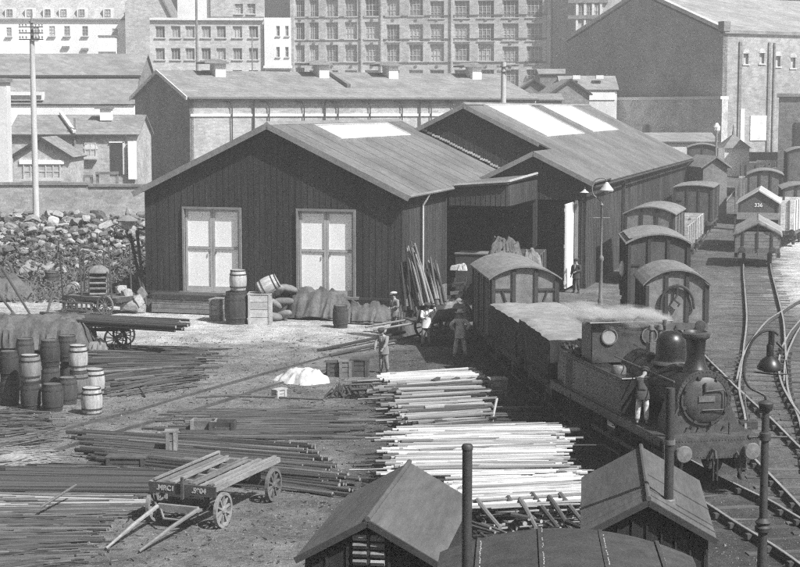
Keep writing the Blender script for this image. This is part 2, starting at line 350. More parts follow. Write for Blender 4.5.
# point lever and check rail in the turnout
t_ = thing('point_lever', 'small white tipped iron point lever between the rails left of the lamp post', 'point lever', on_z(748, 429))
m = MB(); m.box((0, 0, .12), (.5, .35, .24)); m.build('lever_box', 'iron', t_)
m = MB(); m.tube([(0, 0, .2), (-.15, -.1, .95)], .03, 6); m.tube([(-.15, -.1, .9), (-.17, -.11, 1.05)], .055, 6); m.build('lever', 'ironlight', t_)

# ================================================================== GOODS SHEDS, local axes u (along the gable front) and v (back)
SH = V((-11.8, 75.3, 0)); SRZ = -math.atan2(.2798, .9601)
uD = V((cos(SRZ), sin(SRZ), 0)); vD = V((-sin(SRZ), cos(SRZ), 0))
def L2W(u, v_, z=0): return SH+uD*u+vD*v_+V((0, 0, z))
def W2L(p): d = p-SH; return V((d.dot(uD), d.dot(vD), d.z))
def boards(mb, x0, x1, zf, y, step=.27, ax='x', z0=.85, t_=.012):
    """raised cover strips of vertical boarding; zf(x) is the top"""
    n = int((x1-x0)/step)
    for i in range(n+1):
        x = x0+(x1-x0)*i/n; zt = zf(x); jl = rnd.uniform(0, .012)
        if zt-z0 < .2: continue
        if ax == 'x': mb.box((x, y-t_/2-jl/2, (z0+zt)/2), (.035, t_+jl, zt-z0))
        else: mb.box((y+t_/2+jl/2, x, (z0+zt)/2), (t_+jl, .035, zt-z0))
s1 = thing('goods_shed', 'large black boarded goods shed with two white double doors in its gable front', 'shed', SH, SRZ)
W1, L1, RU, EZ, RZZ = 12.4, 21.0, 6.2, 5.6, 8.55
def z1(u): return RZZ-(abs(u-RU))*(RZZ-EZ)/RU
D1 = (2.0, 4.7); D2 = (7.55, 10.15)
DZ0, DZ1 = .95, 4.75
m = MB(); wall(m, 0, W1, .85, EZ, 0, [(D1[0], D1[1], DZ0, DZ1), (D2[0], D2[1], DZ0, DZ1)], .12)
m.add([(0, 0, EZ), (W1, 0, EZ), (RU, 0, RZZ)], [(0, 1, 2)]); m.build('gable_wall', 'tar', s1)
m = MB(); m.box((W1-.05, 3.9, (EZ+.85)/2), (.1, 7.78, EZ-.86)); m.build('side_wall', 'tarside', s1)
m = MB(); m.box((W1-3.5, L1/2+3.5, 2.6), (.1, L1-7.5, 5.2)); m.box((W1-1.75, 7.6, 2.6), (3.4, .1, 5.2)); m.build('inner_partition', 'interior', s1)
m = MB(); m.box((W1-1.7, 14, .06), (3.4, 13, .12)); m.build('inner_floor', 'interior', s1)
m = MB(); m.box((.05, L1/2, (EZ+.85)/2), (.1, L1-.01, EZ-.86)); m.prism([(0.1, .85), (W1-.1, .85), (W1-.1, EZ), (RU, RZZ-.1), (.1, EZ)], L1-.1, L1); m.build('rear_wall', 'tar', s1)
m = MB()
def sect(a, b_, zt, z0=.85): boards(m, a, b_, zt, 0, z0=z0)
sect(.03, D1[0]-.16, lambda x: z1(x)-.05); sect(D1[1]+.16, D2[0]-.16, lambda x: z1(x)-.05); sect(D2[1]+.16, W1-.03, lambda x: z1(x)-.05)
for d in (D1, D2): boards(m, d[0]-.1, d[1]+.1, lambda x: z1(x)-.05, 0, z0=DZ1+.16)
boards(m, .1, 7.5, lambda x: EZ-.05, W1, ax='y')
m.build('cover_strips', 'tar', s1, kind='stuff')
m = MB(); m.box((W1/2, .1, .4), (W1+.1, .3, .86)); m.box((W1-.05, 3.9, .4), (.2, 7.5, .859)); m.box((.05, L1/2, .4), (.2, L1-.3, .859)); m.build('plinth', mat('plinth_brick', .2, .95, .3, 3, .2, pattern=(.3, .1, .01, .6)), s1)
m = MB(); m.box((W1/2, -.09, .87), (W1+.16, .12, .1)); m.build('sill_beam', 'darktrim', s1)
OV = .38
def roofslab(nm, u0, z0_, u1, z1_, v0, v1, parent, m_='felt', t_=.09):
    m = MB(); m.slab([(u0, v0, z0_), (u1, v0, z1_), (u1, v1, z1_), (u0, v1, z0_)], t_); return m.build(nm, m_, parent)
sl = (RZZ-EZ)/RU
roofslab('roof_slope', RU, RZZ+.12, W1+.4, EZ+.12-.4*sl, -OV, L1, s1)
roofslab('roof_slope', -.4, EZ+.12-.4*sl, RU, RZZ+.12, -OV, L1, s1)
m = MB(); m.prism([(RU-.18, RZZ+.05), (RU, RZZ+.2), (RU+.18, RZZ+.05)], -OV-.02, L1); m.build('ridge_cap', 'trim', s1)
for sgn in (-1, 1):
    m = MB(); a = V((RU, -OV-.02, RZZ+.0)); b_ = V((RU+sgn*(RU+.42), -OV-.02, EZ-.42*sl)); m.bar(a, b_, .05, .26, up=(0, 0, 1)); m.build('bargeboard', 'trim', s1)
# laps of the roofing felt sheets, down the right slope
nrm = V((sl, 0, 1)).normalized()
m = MB()
for i in range(1, 12):
    v_ = -OV+i*1.9; m.bar((RU+.2, v_, RZZ+.12-.2*sl+.012), (W1+.38, v_, EZ+.12-.38*sl+.012), .05, .002, up=nrm)
m.build('felt_laps', mat('felt_lap', .125, .9, .2, 5, .1), s1, kind='stuff')
def sky_light(parent, uR, zR, slope, u0, u1, v0, v1, panes):
    """glazed rooflight on a right hand slope"""
    zz = lambda u: zR-(u-uR)*slope+.02
    n_ = V((slope, 0, 1)).normalized()
    fr = MB()
    for v_ in (v0, v1): fr.bar((u0, v_, zz(u0)+.07), (u1, v_, zz(u1)+.07), .1, .16, up=n_)
    fr.bar((u1, v0, zz(u1)+.05), (u1, v1, zz(u1)+.05), .1, .14, up=n_); fr.bar((u0, v0, zz(u0)+.05), (u0, v1, zz(u0)+.05), .1, .14, up=n_)
    f = fr.build('skylight', 'offwhite', parent)
    g = MB(); w_ = (v1-v0)/panes
    g.slab([(u0, v0+.03, zz(u0)+.08), (u1, v0+.03, zz(u1)+.08), (u1, v0+w_-.03, zz(u1)+.08), (u0, v0+w_-.03, zz(u0)+.08)], .03); pm = g.mesh('pane'); pm.materials.append(M['skylight'])
    for i in range(panes):
        o = link('pane', pm, f); o.location = (0, i*w_, 0)
        q = MB(); q.bar((u0, v0+i*w_, zz(u0)+.07), (u1, v0+i*w_, zz(u1)+.07), .06, .03, up=n_); q.build('glazing_bar', 'offwhite', f)
n_w = (uD*sl+V((0, 0, 1))).normalized(); p0 = L2W(RU, 0, RZZ+.12)
qa = W2L(on_plane(341, 141, p0, n_w)); qb = W2L(on_plane(413.6, 136.7, p0, n_w))
print('SKY1', qa, qb)
sky_light(s1, RU, RZZ+.12, sl, RU+.5, (qa.x+qb.x)/2, 4.5, 16.5, 12)
def double_door(parent, d, y=.1):
    fr = MB(); t_ = .1; x0, x1 = d
    for x in (x0-t_/2, x1+t_/2): fr.box((x, -.06, (DZ0+DZ1)/2), (t_, .1, DZ1-DZ0))
    fr.box(((x0+x1)/2, -.06, DZ1+t_/2), (x1-x0+2*t_, .1, t_)); fr.box(((x0+x1)/2, -.1, DZ0-.06), (x1-x0+.5, .2, .12)); fr.build('door_frame', 'trim', parent)
    w_ = (x1-x0)/2; h_ = DZ1-DZ0
    for k in range(2):
        cx = x0+w_*(k+.5); lf = MB(); b1 = .105
        for x in (cx-w_/2+b1/2+.01, cx+w_/2-b1/2-.01): lf.box((x, y-.03, DZ0+h_/2), (b1, .07, h_-.02))
        for z in (DZ0+b1/2+.06, DZ0+h_*.53, DZ1-b1/2-.01): lf.box((cx, y-.03, z), (w_-2*b1-.02, .068, b1 if z > DZ0+.5 else .25))
        o = lf.build('door_leaf', 'doorframe', parent)
        for za, zb in ((DZ0+.25, DZ0+h_*.53-.065), (DZ0+h_*.53+.065, DZ1-b1)):
            g = MB(); g.box((cx, y, (za+zb)/2), (w_-2*b1-.02, .02, zb-za)); g.build('door_panel', 'white', o)
        hd = MB(); hd.tube([(cx+(w_*.38 if k == 0 else -w_*.38), y-.08, DZ0+h_*.5), (cx+(w_*.38 if k == 0 else -w_*.38), y-.08, DZ0+h_*.46)], .02, 6); hd.build('handle', 'iron', o)
M['doorframe'] = mat('door_frame_paint', .38, .8, .12, 4, .05)
double_door(s1, D1); double_door(s1, D2)
m = MB(); m.tube([(W1+.42, -.35, EZ-.12), (W1+.42, 7.4, EZ-.12)], .07, 8); m.build('gutter', 'trim', s1)
m = MB(); m.tube([(W1+.42, 3.0, EZ-.15), (W1+.3, 3.0, EZ-.4), (W1+.12, 3.0, EZ-.7), (W1+.12, 3.0, .1)], .055, 8); m.build('downpipe', 'offwhite', s1)
m = MB(); m.box((9.0, L1-1.5, RZZ+.2), (1.0, 1.0, .3)); 
# ------ second shed
VM, VE, UR_, EZ2, RU2, RZ2 = 20.6, 62.0, 18.05, 5.55, 10.1, 9.47
sl2 = (RZ2-EZ2)/(UR_-RU2); UL2 = 7.3
s2 = thing('engine_shed', 'long black boarded shed with two roof skylights and an open wagon entrance', 'shed', SH, SRZ)
def z2(u): return RZ2-(abs(u-RU2))*sl2
VX = 14.8
m = MB(); m.prism([(W1+.0, 3.5), (UR_, 3.5), (UR_, EZ2), (RU2, RZ2), (UL2, z2(UL2)), (UL2, 5.0)], VM, VM+.12); m.build('gable_wall', 'tar', s2)
m = MB(); m.box((UR_-.06, (VX+VE)/2, EZ2/2), (.12, VE-VX, EZ2)); m.build('side_wall', 'tarside', s2)
m = MB(); m.box((UL2+.06, (VM+VE)/2, 3.9), (.12, VE-VM-.3, 7.8)); m.prism([(UL2+.13, 0), (UR_-.13, 0), (UR_-.13, EZ2), (RU2, RZ2-.1), (UL2+.13, z2(UL2)-.05)], VE-.12, VE); m.prism([(UL2+.13, 0), (UR_-.13, 0), (UR_-.13, EZ2), (UL2+.13, EZ2)], VM+9, VM+9.1); m.build('rear_wall', 'tar', s2)
m = MB(); boards(m, UL2, W1+4.5, lambda u: z2(u)-.05, VM, z0=5.0, step=.3); boards(m, VX, VE-.1, lambda v_: EZ2-.05, UR_, ax='y', z0=.1, step=.36); 
XU = 15.3; XZ = z2(XU)+.0
XL = 12.6
def zx(u): return XZ+.12-(abs(u-XU))*sl2
DXR = 17.5
boards(m, XL, UR_, lambda u: zx(u)-.1, VX, z0=4.62, step=.27); boards(m, DXR+.12, UR_-.02, lambda u: 4.5, VX, z0=.2, step=.2)
m.build('cover_strips', 'tarside', s2, kind='stuff')
m = MB(); m.prism([(XL, 4.6), (UR_, 4.6), (UR_, zx(UR_)), (XU, zx(XU)), (XL, zx(XL))], VX, VX+.1); m.box(((DXR+UR_)/2+.03, VX+.06, 2.28), (UR_-DXR-.1, .12, 4.56)); m.build('front_wall', 'tar', s2)
roofslab('roof_slope', RU2, RZ2+.12, UR_+.45, EZ2+.12-.45*sl2, VM-.4, VE, s2)
roofslab('roof_slope', UL2-.35, z2(UL2-.35)+.12, RU2, RZ2+.12, VM-.4, VE, s2)
roofslab('roof_slope', XU, zx(XU)+.1, UR_+.45, zx(UR_+.45)+.1, VX-.4, VM-.38, s2)
roofslab('roof_slope', XL-.3, zx(XL-.3)+.1, XU, zx(XU)+.1, VX-.4, VM-.01, s2)
m = MB(); m.prism([(RU2-.18, RZ2+.08), (RU2, RZ2+.22), (RU2+.18, RZ2+.08)], VM-.42, VE); m.build('ridge_cap', 'trim', s2)
def barge(a, b_, y, parent, h_=.24):
    m = MB(); m.bar((a[0], y, a[1]), (b_[0], y, b_[1]), .05, h_); m.build('bargeboard', 'trim', parent)
barge((RU2, RZ2), (UR_-3.6, z2(UR_-3.6)), VM-.43, s2); barge((RU2, RZ2), (UL2-.35, z2(UL2-.35)), VM-.43, s2)
barge((XU, zx(XU)-.03), (UR_+.45, zx(UR_+.45)-.03), VX-.43, s2); barge((XU, zx(XU)-.03), (XL-.3, zx(XL-.3)-.03), VX-.43, s2)
# flashing stones where shed roof meets the rear gable
m = MB()
for i in range(34):
    u = UL2+.1+i*(W1-UL2-.1)/34; m.box((u, VM-.1, z1(u)+.26+rnd.uniform(0, .08)), (.13, .1, .12))
m.build('flashing', 'offwhite', s2, kind='stuff')
nn = (uD*sl2+V((0, 0, 1))).normalized(); pp = L2W(RU2, 0, RZ2+.12)
for (a, b_) in (((526, 128), (580, 124)), ((592, 122.5), (620, 121))):
    qa = W2L(on_plane(*a, pp, nn)); qb = W2L(on_plane(*b_, pp, nn)); print('SKY2', qa, qb)
sky_light(s2, RU2, RZ2+.12, sl2, RU2+.3, 14.1, 24.0, 36.5, 11); sky_light(s2, RU2, RZ2+.12, sl2, RU2+.3, 14.0, 40.5, 52, 10)
m = MB(); m.box((UR_+.12, 27, EZ2/2-.1), (.16, .2, EZ2-.2)); m.build('corner_post', 'darktrim', s2)
m = MB(); m.tube([(UR_+.5, VX-.3, EZ2-.25), (UR_+.5, VE, EZ2-.25)], .07, 6); m.build('gutter', 'darktrim', s2)
# folded white door leaf at the right jamb
m = MB(); m.box((DXR-.12, VX-1.15, 2.35), (.09, 2.1, 4.3)); lf = m.build('door_leaf', 'white', s2)
m = MB()
for z in (.5, 2.35, 4.2): m.box((DXR-.19, VX-1.15, z), (.05, 2.1, .18))
for y in (-2.1, -.15): m.box((DXR-.188, VX+y, 2.35), (.04, .16, 4.28))
m.build('ledge', 'offwhite', lf)
m = MB(); m.box((DXR+.05, VX-.1, 2.3), (.16, .2, 4.6)); m.build('jamb', 'trim', s2)
m = MB(); m.box((16.3, VX+2.2, 2.1), (.1, 4.2, 4.2), .5); m.build('inner_door', mat('inner_door_boards', .16, .9, .3, 3, .1), s2)
# canopy linking the two sheds
cn = thing('canopy', 'boarded loading canopy with pale curved edge joining the two black sheds', 'canopy', SH, SRZ)
VC = 7.9; CU = 15.35
m = MB(); m.slab([(W1+.42, VC-.2, 5.62), (CU+.1, VC-.2, 5.8), (CU+.15, VX-.45, 5.95), (W1-.1, VX-.45, 5.62)], .1); m.slab([(W1+.1, VX-.45, 5.62), (CU+.15, VX-.45, 5.95), (CU-.2, VM-.1, 5.9), (W1+.1, VM-.1, 5.62)], .1); m.build('canopy_roof', 'felt', cn)
m = MB(); m.box(((W1+CU)/2+.1, VC, 5.12), (CU-W1+.0, .08, .96)); m.box((CU+.1, (VC+VX)/2-.1, 5.14), (.08, VX-VC-.3, .98)); m.build('fascia', 'tarside', cn)
m = MB(); boards(m, W1+.2, CU, lambda u: 5.6, VC-.04, z0=4.62, step=.24); boards(m, VC+.1, VX-.5, lambda u: 5.6, CU+.14, ax='y', z0=4.62, step=.3); m.build('cover_strips', 'tarside', cn, kind='stuff')
m = MB(); m.bar((W1+.4, VC-.22, 5.66), (CU+.15, VC-.22, 5.86), .08, .09); m.bar((CU+.16, VC-.2, 5.86), (CU+.2, VX-.5, 6.0), .08, .09); m.build('edge_strip', 'offwhite', cn)
m = MB(); m.box((CU+.05, VX-.3, 2.3), (.2, .2, 4.6)); m.build('post', 'darktrim', cn)
# platform inside the open shed, its block coloured as dark as the shade there
m = MB(); p_ = thing('loading_platform', 'dark stone loading platform inside the open shed entrance', 'platform', SH, SRZ)
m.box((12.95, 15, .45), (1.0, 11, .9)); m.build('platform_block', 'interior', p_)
m = MB(); m.box((12.95, 15, .93), (1.1, 11.1, .07)); m.build('coping', 'trim', p_)
m = MB(); m.box((1.9, .0, .0), (.1, .1, .1))
# wall lamp bracket on the shed corner
t_ = thing('wall_lamp', 'small white shaded wall lamp on the corner of the open shed', 'lamp', L2W(UR_, VX-.05, 5.15), SRZ)
m = MB(); m.tube([(0, 0, 0), (0, -.5, .15), (0, -.6, .05)], .025, 6); m.build('bracket', 'iron', t_)
m = MB(); m.lathe([(.05, .05), (.07, 0), (.24, -.12)], 12, (0, -.6, 0)); m.build('shade', 'offwhite', t_)
# ================================================================== BACKGROUND BUILDINGS
def frame_of(A, a):
    rz = R(a); d = V((cos(rz), sin(rz), 0)); n = V((-sin(rz), cos(rz), 0)); A = V(A)
    def hit(px, py):
        p = on_plane(px, py, A, n)-A; return p.dot(d), p.z
    return A, rz, d, n, hit
def at(px, Yw_, z=0): return V(((px-400)/FPX*(Yw_*cos(PITCH)+(CAMH-z)*sin(PITCH)), Yw_, 0))
# long pale warehouse behind the goods shed
A, rz, d, n, hit = frame_of(at(190, 140, 10), 27)
wh = thing('warehouse', 'long pale warehouse with dark gable end and white roof vents behind the goods shed', 'warehouse', A, rz)
WL, WW, WE, WR = 34.6, 15.0, 10.3, 12.6
m = MB(); m.box((WL/2, WW/2, WE/2-.5), (WL-.1, WW-.4, WE+.9)); wall(m, 0, WL, -1, WE, 0); m.build('front_wall', mat('warehouse_render', .42, .95, .2, .7, .1, pattern=(.45, .15, .01, .9)), wh)
m = MB(); m.prism([(0, -1), (WW, -1), (WW, WE), (WW/2, WR), (0, WE)], -.05, .3, 'YZ'); m.build('gable_wall', 'brickmid', wh)
sw = (WR-WE)/(WW/2)
m = MB(); m.slab([(-.4, -.4, WE-.4*sw+.15), (WL, -.4, WE-.4*sw+.15), (WL, WW/2, WR+.15), (-.4, WW/2, WR+.15)], .15); m.build('roof_slope', 'slate', wh)
m = MB(); m.slab([(-.4, WW/2, WR+.15), (WL, WW/2, WR+.15), (WL, WW+.4, WE-.4*sw+.15), (-.4, WW+.4, WE-.4*sw+.15)], .15); m.build('roof_slope', 'slate', wh)
for y0, za, y1, zb in ((-.4, WE-.4*sw, WW/2, WR), (WW+.4, WE-.4*sw, WW/2, WR)):
    m = MB(); m.bar((-.45, y0, za+.05), (-.45, y1, zb+.05), .1, .3); m.build('verge', 'render', wh)
m = MB(); m.tube([(-.3, -.5, WE-.12), (WL, -.5, WE-.12)], .12, 6); m.build('gutter', 'iron', wh)
m = MB(); m.box((WL/2, -.06, hit(300, 115)[1]), (WL, .12, .22)); m.build('string_course', 'render2', wh)
for px in (231, 268, 303, 337, 369, 401, 430, 452, 476, 500):
    x, z = hit(px, 103); m = MB(); m.tube([(x-.8, -.1, z+.15), (x-.25, -.25, z+.1), (x, -.25, z-.25), (x, -.2, z-3.2)], .06, 5); m.build('bracket_pipe', 'iron', wh)
for px in (253, 324, 419, 488):
    x, z = hit(px, 99); m = MB(); m.tube([(x, -.45, z+.1), (x, -.2, z-.6), (x, -.2, z-8)], .08, 5); m.build('downpipe', 'iron', wh)
for px in (208, 311, 380, 463):
    p = on_plane(px, 72, A+n*(WW/2), n)-A; x = p.dot(d); v_ = MB(); v_.box((x+.5, WW/2-1.2, WR+.0), (1.0, 1.4, 1.5)); o = v_.build('roof_vent', 'render2', wh)
    v_ = MB(); v_.box((x, WW/2-1.2, WR+.82), (2.3, 2.2, .16)); v_.prism([(x-1.1, WR+.9), (x+1.1, WR+.9), (x+.3, WR+1.15), (x-.3, WR+1.15)], WW/2-2.2, WW/2-.2); v_.build('vent_cap', 'slate', o)
p = on_plane(326, 73, A+n*(WW/2), n)-A; x = p.dot(d)
m = MB(); m.bar((x, WW/2, WR+.3), (x, WW/2-5.0, WR-5*sw+.3), .35, .4); m.build('parapet', 'brickmid', wh)
# tall brick factory
A, rz, d, n, hit = frame_of(at(292, 236, 10), -11)
fa = thing('factory', 'tall many-windowed brick factory rising behind the long warehouse', 'factory', A, rz)
cols = [(300, 9), (314, 9), (332, 12), (351, 12), (372, 14), (393, 13), (416, 14), (437, 14), (462, 15), (486, 16), (510.5, 16), (534.5, 16)]
rows = [(-23, -6), (-.5, 16), (23, 40), (45, 63), (69, 86)]
x1_ = hit(551, 40)[0]; ops = []; wins = []
for px, wpx in cols:
    for ya, yb in rows:
        a0, z0_ = hit(px-wpx/2, (ya+yb)/2); a1, _z = hit(px+wpx/2, (ya+yb)/2); zt = hit(px, ya)[1]; zb = hit(px, yb)[1]
        zt = round(zt/.4)*.4
        ops.append((a0, a1, zt-2.4, zt)); wins.append(((a0+a1)/2, zt-2.4, a1-a0, 2.4))
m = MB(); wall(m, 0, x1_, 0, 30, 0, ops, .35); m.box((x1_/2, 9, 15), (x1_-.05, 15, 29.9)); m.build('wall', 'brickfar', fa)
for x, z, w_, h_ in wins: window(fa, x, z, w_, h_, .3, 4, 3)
for px, wq in ((292.6, 4), (362, 2), (382, 2), (452, 2), (549, 3.5)):
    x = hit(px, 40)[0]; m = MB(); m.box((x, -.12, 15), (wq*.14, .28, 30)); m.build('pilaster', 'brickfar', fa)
m = MB()
for px, wpx in cols:
    for yy in (-3, 19.5, 43, 66):
        x, z = hit(px, yy); m.box((x, -.06, z), (.35, .1, .25))
m.build('tie_plates', 'brickmid', fa, kind='stuff')
for yy in (18.2, 41.6, 65): m = MB(); m.box((x1_/2, -.05, hit(420, yy)[1]+.35), (x1_-1, .1, .16)); m.build('string_course', 'brickdark', fa)
# left brick block with white bay
A, rz, d, n, hit = frame_of(at(151, 215, 10), 4)
fb = thing('office_block', 'brick office block with two rows of tall windows left of the factory', 'building', A, rz)
x1_ = hit(264, 40)[0]; zt_ = hit(200, 19)[1]; ops = []; wins = []
for px in (160, 175.6, 190, 206, 221, 237.4, 253.4):
    for ya, yb in ((26, 37.5), (48, 59.5), (70, 81)):
        a0 = hit(px-4.6, ya)[0]; a1 = hit(px+4.6, ya)[0]; z = hit(px, ya)[1]; ops.append((a0, a1, z-1.5, z)); wins.append(((a0+a1)/2, z-1.5, a1-a0, 1.5))
m = MB(); wall(m, 0, x1_, 0, zt_, 0, ops, .3); m.box((x1_/2, 6, zt_/2), (x1_-.05, 10, zt_-.1)); m.build('wall', mat('hazed_office_brick', .52, .95, .15, 1.5, .1, pattern=(.6, .2, .015, .9)), fb)  # haze of the distance put into the paled brick colour
for q in wins: window(fb, q[0], q[1], q[2], q[3], .25, 3, 1)
m = MB(); m.box((x1_/2, -.1, zt_), (x1_, .5, .3)); m.build('cornice', 'render', fb)
ub = hit(210, 10)[0]
m = MB(); o2 = [(hit(px-4, 5)[0], hit(px+4, 5)[0], hit(px, 13)[1], hit(px, 3)[1]) for px in (238.5, 251)]
wall(m, ub, x1_+.0, zt_, zt_+6, 1.5, o2, .3); m.box(((ub+x1_)/2, 7, zt_+3), (x1_-ub-.05, 9, 6)); m.build('upper_storey', 'brickfar', fb)
for q in o2: window(fb, (q[0]+q[1])/2, q[2], q[1]-q[0], q[3]-q[2], 1.75, 2, 2)
m = MB(); m.box(((ub+x1_)/2, 1.3, hit(230, 17)[1]), (x1_-ub, .5, .25)); m.build('cornice', 'slate', fb)
m = MB(); xa = hit(176, 10)[0]; m.box(((xa+ub)/2, 6, zt_+3), (ub-xa-.1, 8, 6)); m.build('rear_wing', 'render', fb)
xb = hit(291, 40)[0]; xc = x1_+.05
o3 = []
for px in (278, 287):
    for ya, yb in ((26, 36), (47, 57)): o3.append((hit(px-1.7, ya)[0], hit(px+1.7, ya)[0], hit(px, yb)[1], hit(px, ya)[1]))
m = MB(); wall(m, xc, xb, 0, zt_+.2, -.5, o3, .3); m.box(((xc+xb)/2, 5, zt_/2), (xb-xc, 9.9, zt_+.2)); m.build('white_bay', 'render2', fb)
for q in o3: window(fb, (q[0]+q[1])/2, q[2], q[1]-q[0], q[3]-q[2], -.25, 2, 2)
m = MB(); m.box(((xc+xb)/2, -.6, hit(280, 67)[1]), (xb-xc+.3, .6, .35)); m.build('ledge', 'render2', fb)
m = MB(); m.box(((xc+xb)/2, -.52, hit(280, 71)[1]-.5), (xb-xc-.4, .1, 1.2)); m.build('shop_front', 'slate', fb)
# pale terrace far left, haze put into its bright colours
A, rz, d, n, hit = frame_of(at(-12, 250, 10), 3)
fc = thing('terrace', 'town house terrace, haze put into its pale walls, dormered roof, far upper left', 'building', A, rz)
x1_ = hit(150, 40)[0]; zt_ = hit(70, 19.5)[1]; ops = []; wins = []
for px, yc, wq, hq in ((9, 32, 5, 9), (67, 31, 6, 10), (85, 31, 6, 10), (115, 33.5, 6, 10), (136, 33, 6, 10), (149, 39, 3, 9), (115, 52, 6, 9), (136, 55, 6, 11), (36, 32, 6, 10), (52, 31, 6, 10), (149, 58, 3, 9)):
    a0 = hit(px-wq/2, yc)[0]; a1 = hit(px+wq/2, yc)[0]; za = hit(px, yc+hq/2)[1]; zb = hit(px, yc-hq/2)[1]; ops.append((a0, a1, za, zb)); wins.append(((a0+a1)/2, za, a1-a0, zb-za))
m = MB(); wall(m, 0, x1_, 0, zt_, 0, ops, .12); m.box((x1_/2, 5, zt_/2), (x1_, 9.6, zt_-.1)); m.build('wall', 'render2', fc)
for q in wins: window(fc, q[0], q[1], q[2], q[3], .08, 2, 3, gm='paleglass') if 'paleglass' in M else window(fc, q[0], q[1], q[2], q[3], .08, 2, 3)
for px, py in ((66, 47), (85, 49)):
    x, z = hit(px, py); m = MB(); m.box((x, -.2, z), (1.1, .4, .3)); m.build('ledge', 'slate', fc)
m = MB(); m.slab([(0, -.3, zt_), (x1_, -.3, zt_), (x1_, 3.2, zt_+4.5), (0, 3.2, zt_+4.5)], .2); m.build('roof_slope', mat('pale_slate', .38, .9, .3, .5, .1), fc)
for px in (10, 30, 48, 64, 82, 108, 132):
    x, z = hit(px, 13); m = MB(); m.box((x, .9, z), (1.5, 2.0, 1.6)); o = m.build('dormer', 'render', fc); window(fc, x, z-.5, .9, 1.1, -.15, 2, 2, sill=False)
m = MB(); m.box((x1_/2, -.15, zt_), (x1_, .4, .25)); m.build('cornice', 'slate', fc)
fd = thing('outhouse', 'white boxy outhouse block standing against the pale terrace', 'building', at(109, 232, 10), R(3))
m = MB(); zz = on_Y(109, 37, 232).z; m.box((0, 0, zz/2), (2.3, 2, zz)); m.build('wall', 'render2', fd)
m = MB(); m.box((0, 0, zz+.1), (2.5, 2.2, .2)); m.build('roof', 'slate', fd)
m = MB(); m.box((.0, -1.05, on_Y(109, 53, 232).z), (2.4, .3, .35)); m.build('ledge', 'brickmid', fd)
# grey town wing between terrace and offices
fe = thing('town_house', 'grey gabled town house peeping between the pale terrace and the office block', 'building', at(160, 246, 10), 0)
zz = on_Y(160, 16, 246).z; m = MB(); m.prism([(-5, 0), (2.8, 0), (2.8, zz-2), (-1, zz+6), (-5, zz+2)], 0, 10); m.build('wall', 'brickfar', fe)
m = MB(); m.slab([(-1.2, -.3, zz+6.4), (3.1, -.3, zz-2.2), (3.1, 10.3, zz-2.2), (-1.2, 10.3, zz+6.4)], .2); m.build('roof', 'slatefar', fe)
# pale tower right of the factory
ff = thing('white_tower', 'plain pale rendered stair tower to the right of the brick factory', 'building', at(563.5, 232, 10), R(-8))
m = MB(); m.box((0, 3, 15), (3.6, 7, 30)); m.build('wall', 'render', ff)
m = MB(); m.box((-1.75, -.6, 15), (.2, .2, 30)); m.build('downpipe', 'slate', ff)
A, rz, d, n, hit = frame_of(at(573, 225, 10), -6)
fg = thing('framed_mill', 'pale framed upper mill building with long dark beam beside the brick gable', 'building', A, rz)
m = MB(); m.box((3.2, 3, 15), (6.4, 6, 30)); m.build('wall', 'brickfar', fg)
for px in (577, 585, 593, 601): x, z = hit(px, 8); m = MB(); m.box((x, -.1, z), (.3, .2, 9)); m.build('column', 'render', fg)
for py in (17, 1): x, z = hit(588, py); m = MB(); m.box((x, -.15, z), (5.4, .3, .5)); m.build('beam', 'slate', fg)
for px in (581, 589, 597): x, z = hit(px, 16); window(fg, x, z, .8, 2.0, -.08, 2, 3, sill=False)
# big brick building, right
A, rz, d, n, hit = frame_of(at(722, 170, 10), 30)
fh = thing('brick_warehouse', 'huge brick warehouse with shaded blank gable and small arched windows at upper right', 'warehouse', A, rz)
BW, BE, BR, BL = 27.7, 17.3, 21.8, 30
slb = (BR-BE)/(BW/2)
ops = [(hit(px-2.4, py)[0], hit(px+2.4, py)[0], hit(px, py+7)[1], hit(px, py-6)[1]) for px, py in ((746, 57), (762, 56.5), (778, 59.5), (793, 61))]
m = MB(); wall(m, 0, BL, -1, BE, 0, ops, .35); m.build('side_wall', mat('sunlit_brick', .34, .95, .25, 1.2, .15, pattern=(.5, .17, .012, .85)), fh)
for a0, a1, b0, b1 in ops:
    window(fh, (a0+a1)/2, b0, a1-a0, b1-b0, .3, 2, 3)
    m = MB(); m.prism([((a0+a1)/2+(a1-a0)*.72*cos(pi*k/8), b1-.25+(a1-a0)*.72*sin(pi*k/8)) for k in range(9)], -.06, .0); m.build('arch_head', 'brickfar', fh)
m = MB(); m.prism([(0, -1), (BW, -1), (BW, BE-.3), (BW/2, BR), (0, BE-.3)], 0.02, .6, 'YZ'); m.build('gable_wall', mat('shaded_gable_brick', .34, .95, .12, 3, .15, pattern=(.5, .17, .015, .8)), fh)
m = MB(); m.box((BL/2+.4, BW/2+.1, BE/2-.6), (BL-1, BW-.4, BE)); m.build('inner_wall', 'brickfar', fh)
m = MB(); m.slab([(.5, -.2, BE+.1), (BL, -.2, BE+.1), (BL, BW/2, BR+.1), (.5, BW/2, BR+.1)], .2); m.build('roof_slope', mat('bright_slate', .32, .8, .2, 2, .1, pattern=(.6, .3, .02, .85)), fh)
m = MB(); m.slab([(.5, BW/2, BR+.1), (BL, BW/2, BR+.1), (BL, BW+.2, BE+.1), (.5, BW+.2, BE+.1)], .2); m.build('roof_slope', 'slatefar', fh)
for y0, za, y1, zb in ((-.2, BE+.1, BW/2, BR+.45), (BW+.2, BE+.1, BW/2, BR+.45)):
    m = MB(); m.bar((.3, y0, za), (.3, y1, zb), .7, .4); m.build('parapet', 'brickfar', fh)
m = MB(); m.box((.2, .1, BE+.5), (.9, .9, 1.0)); m.build('kneeler', 'brickmid', fh)
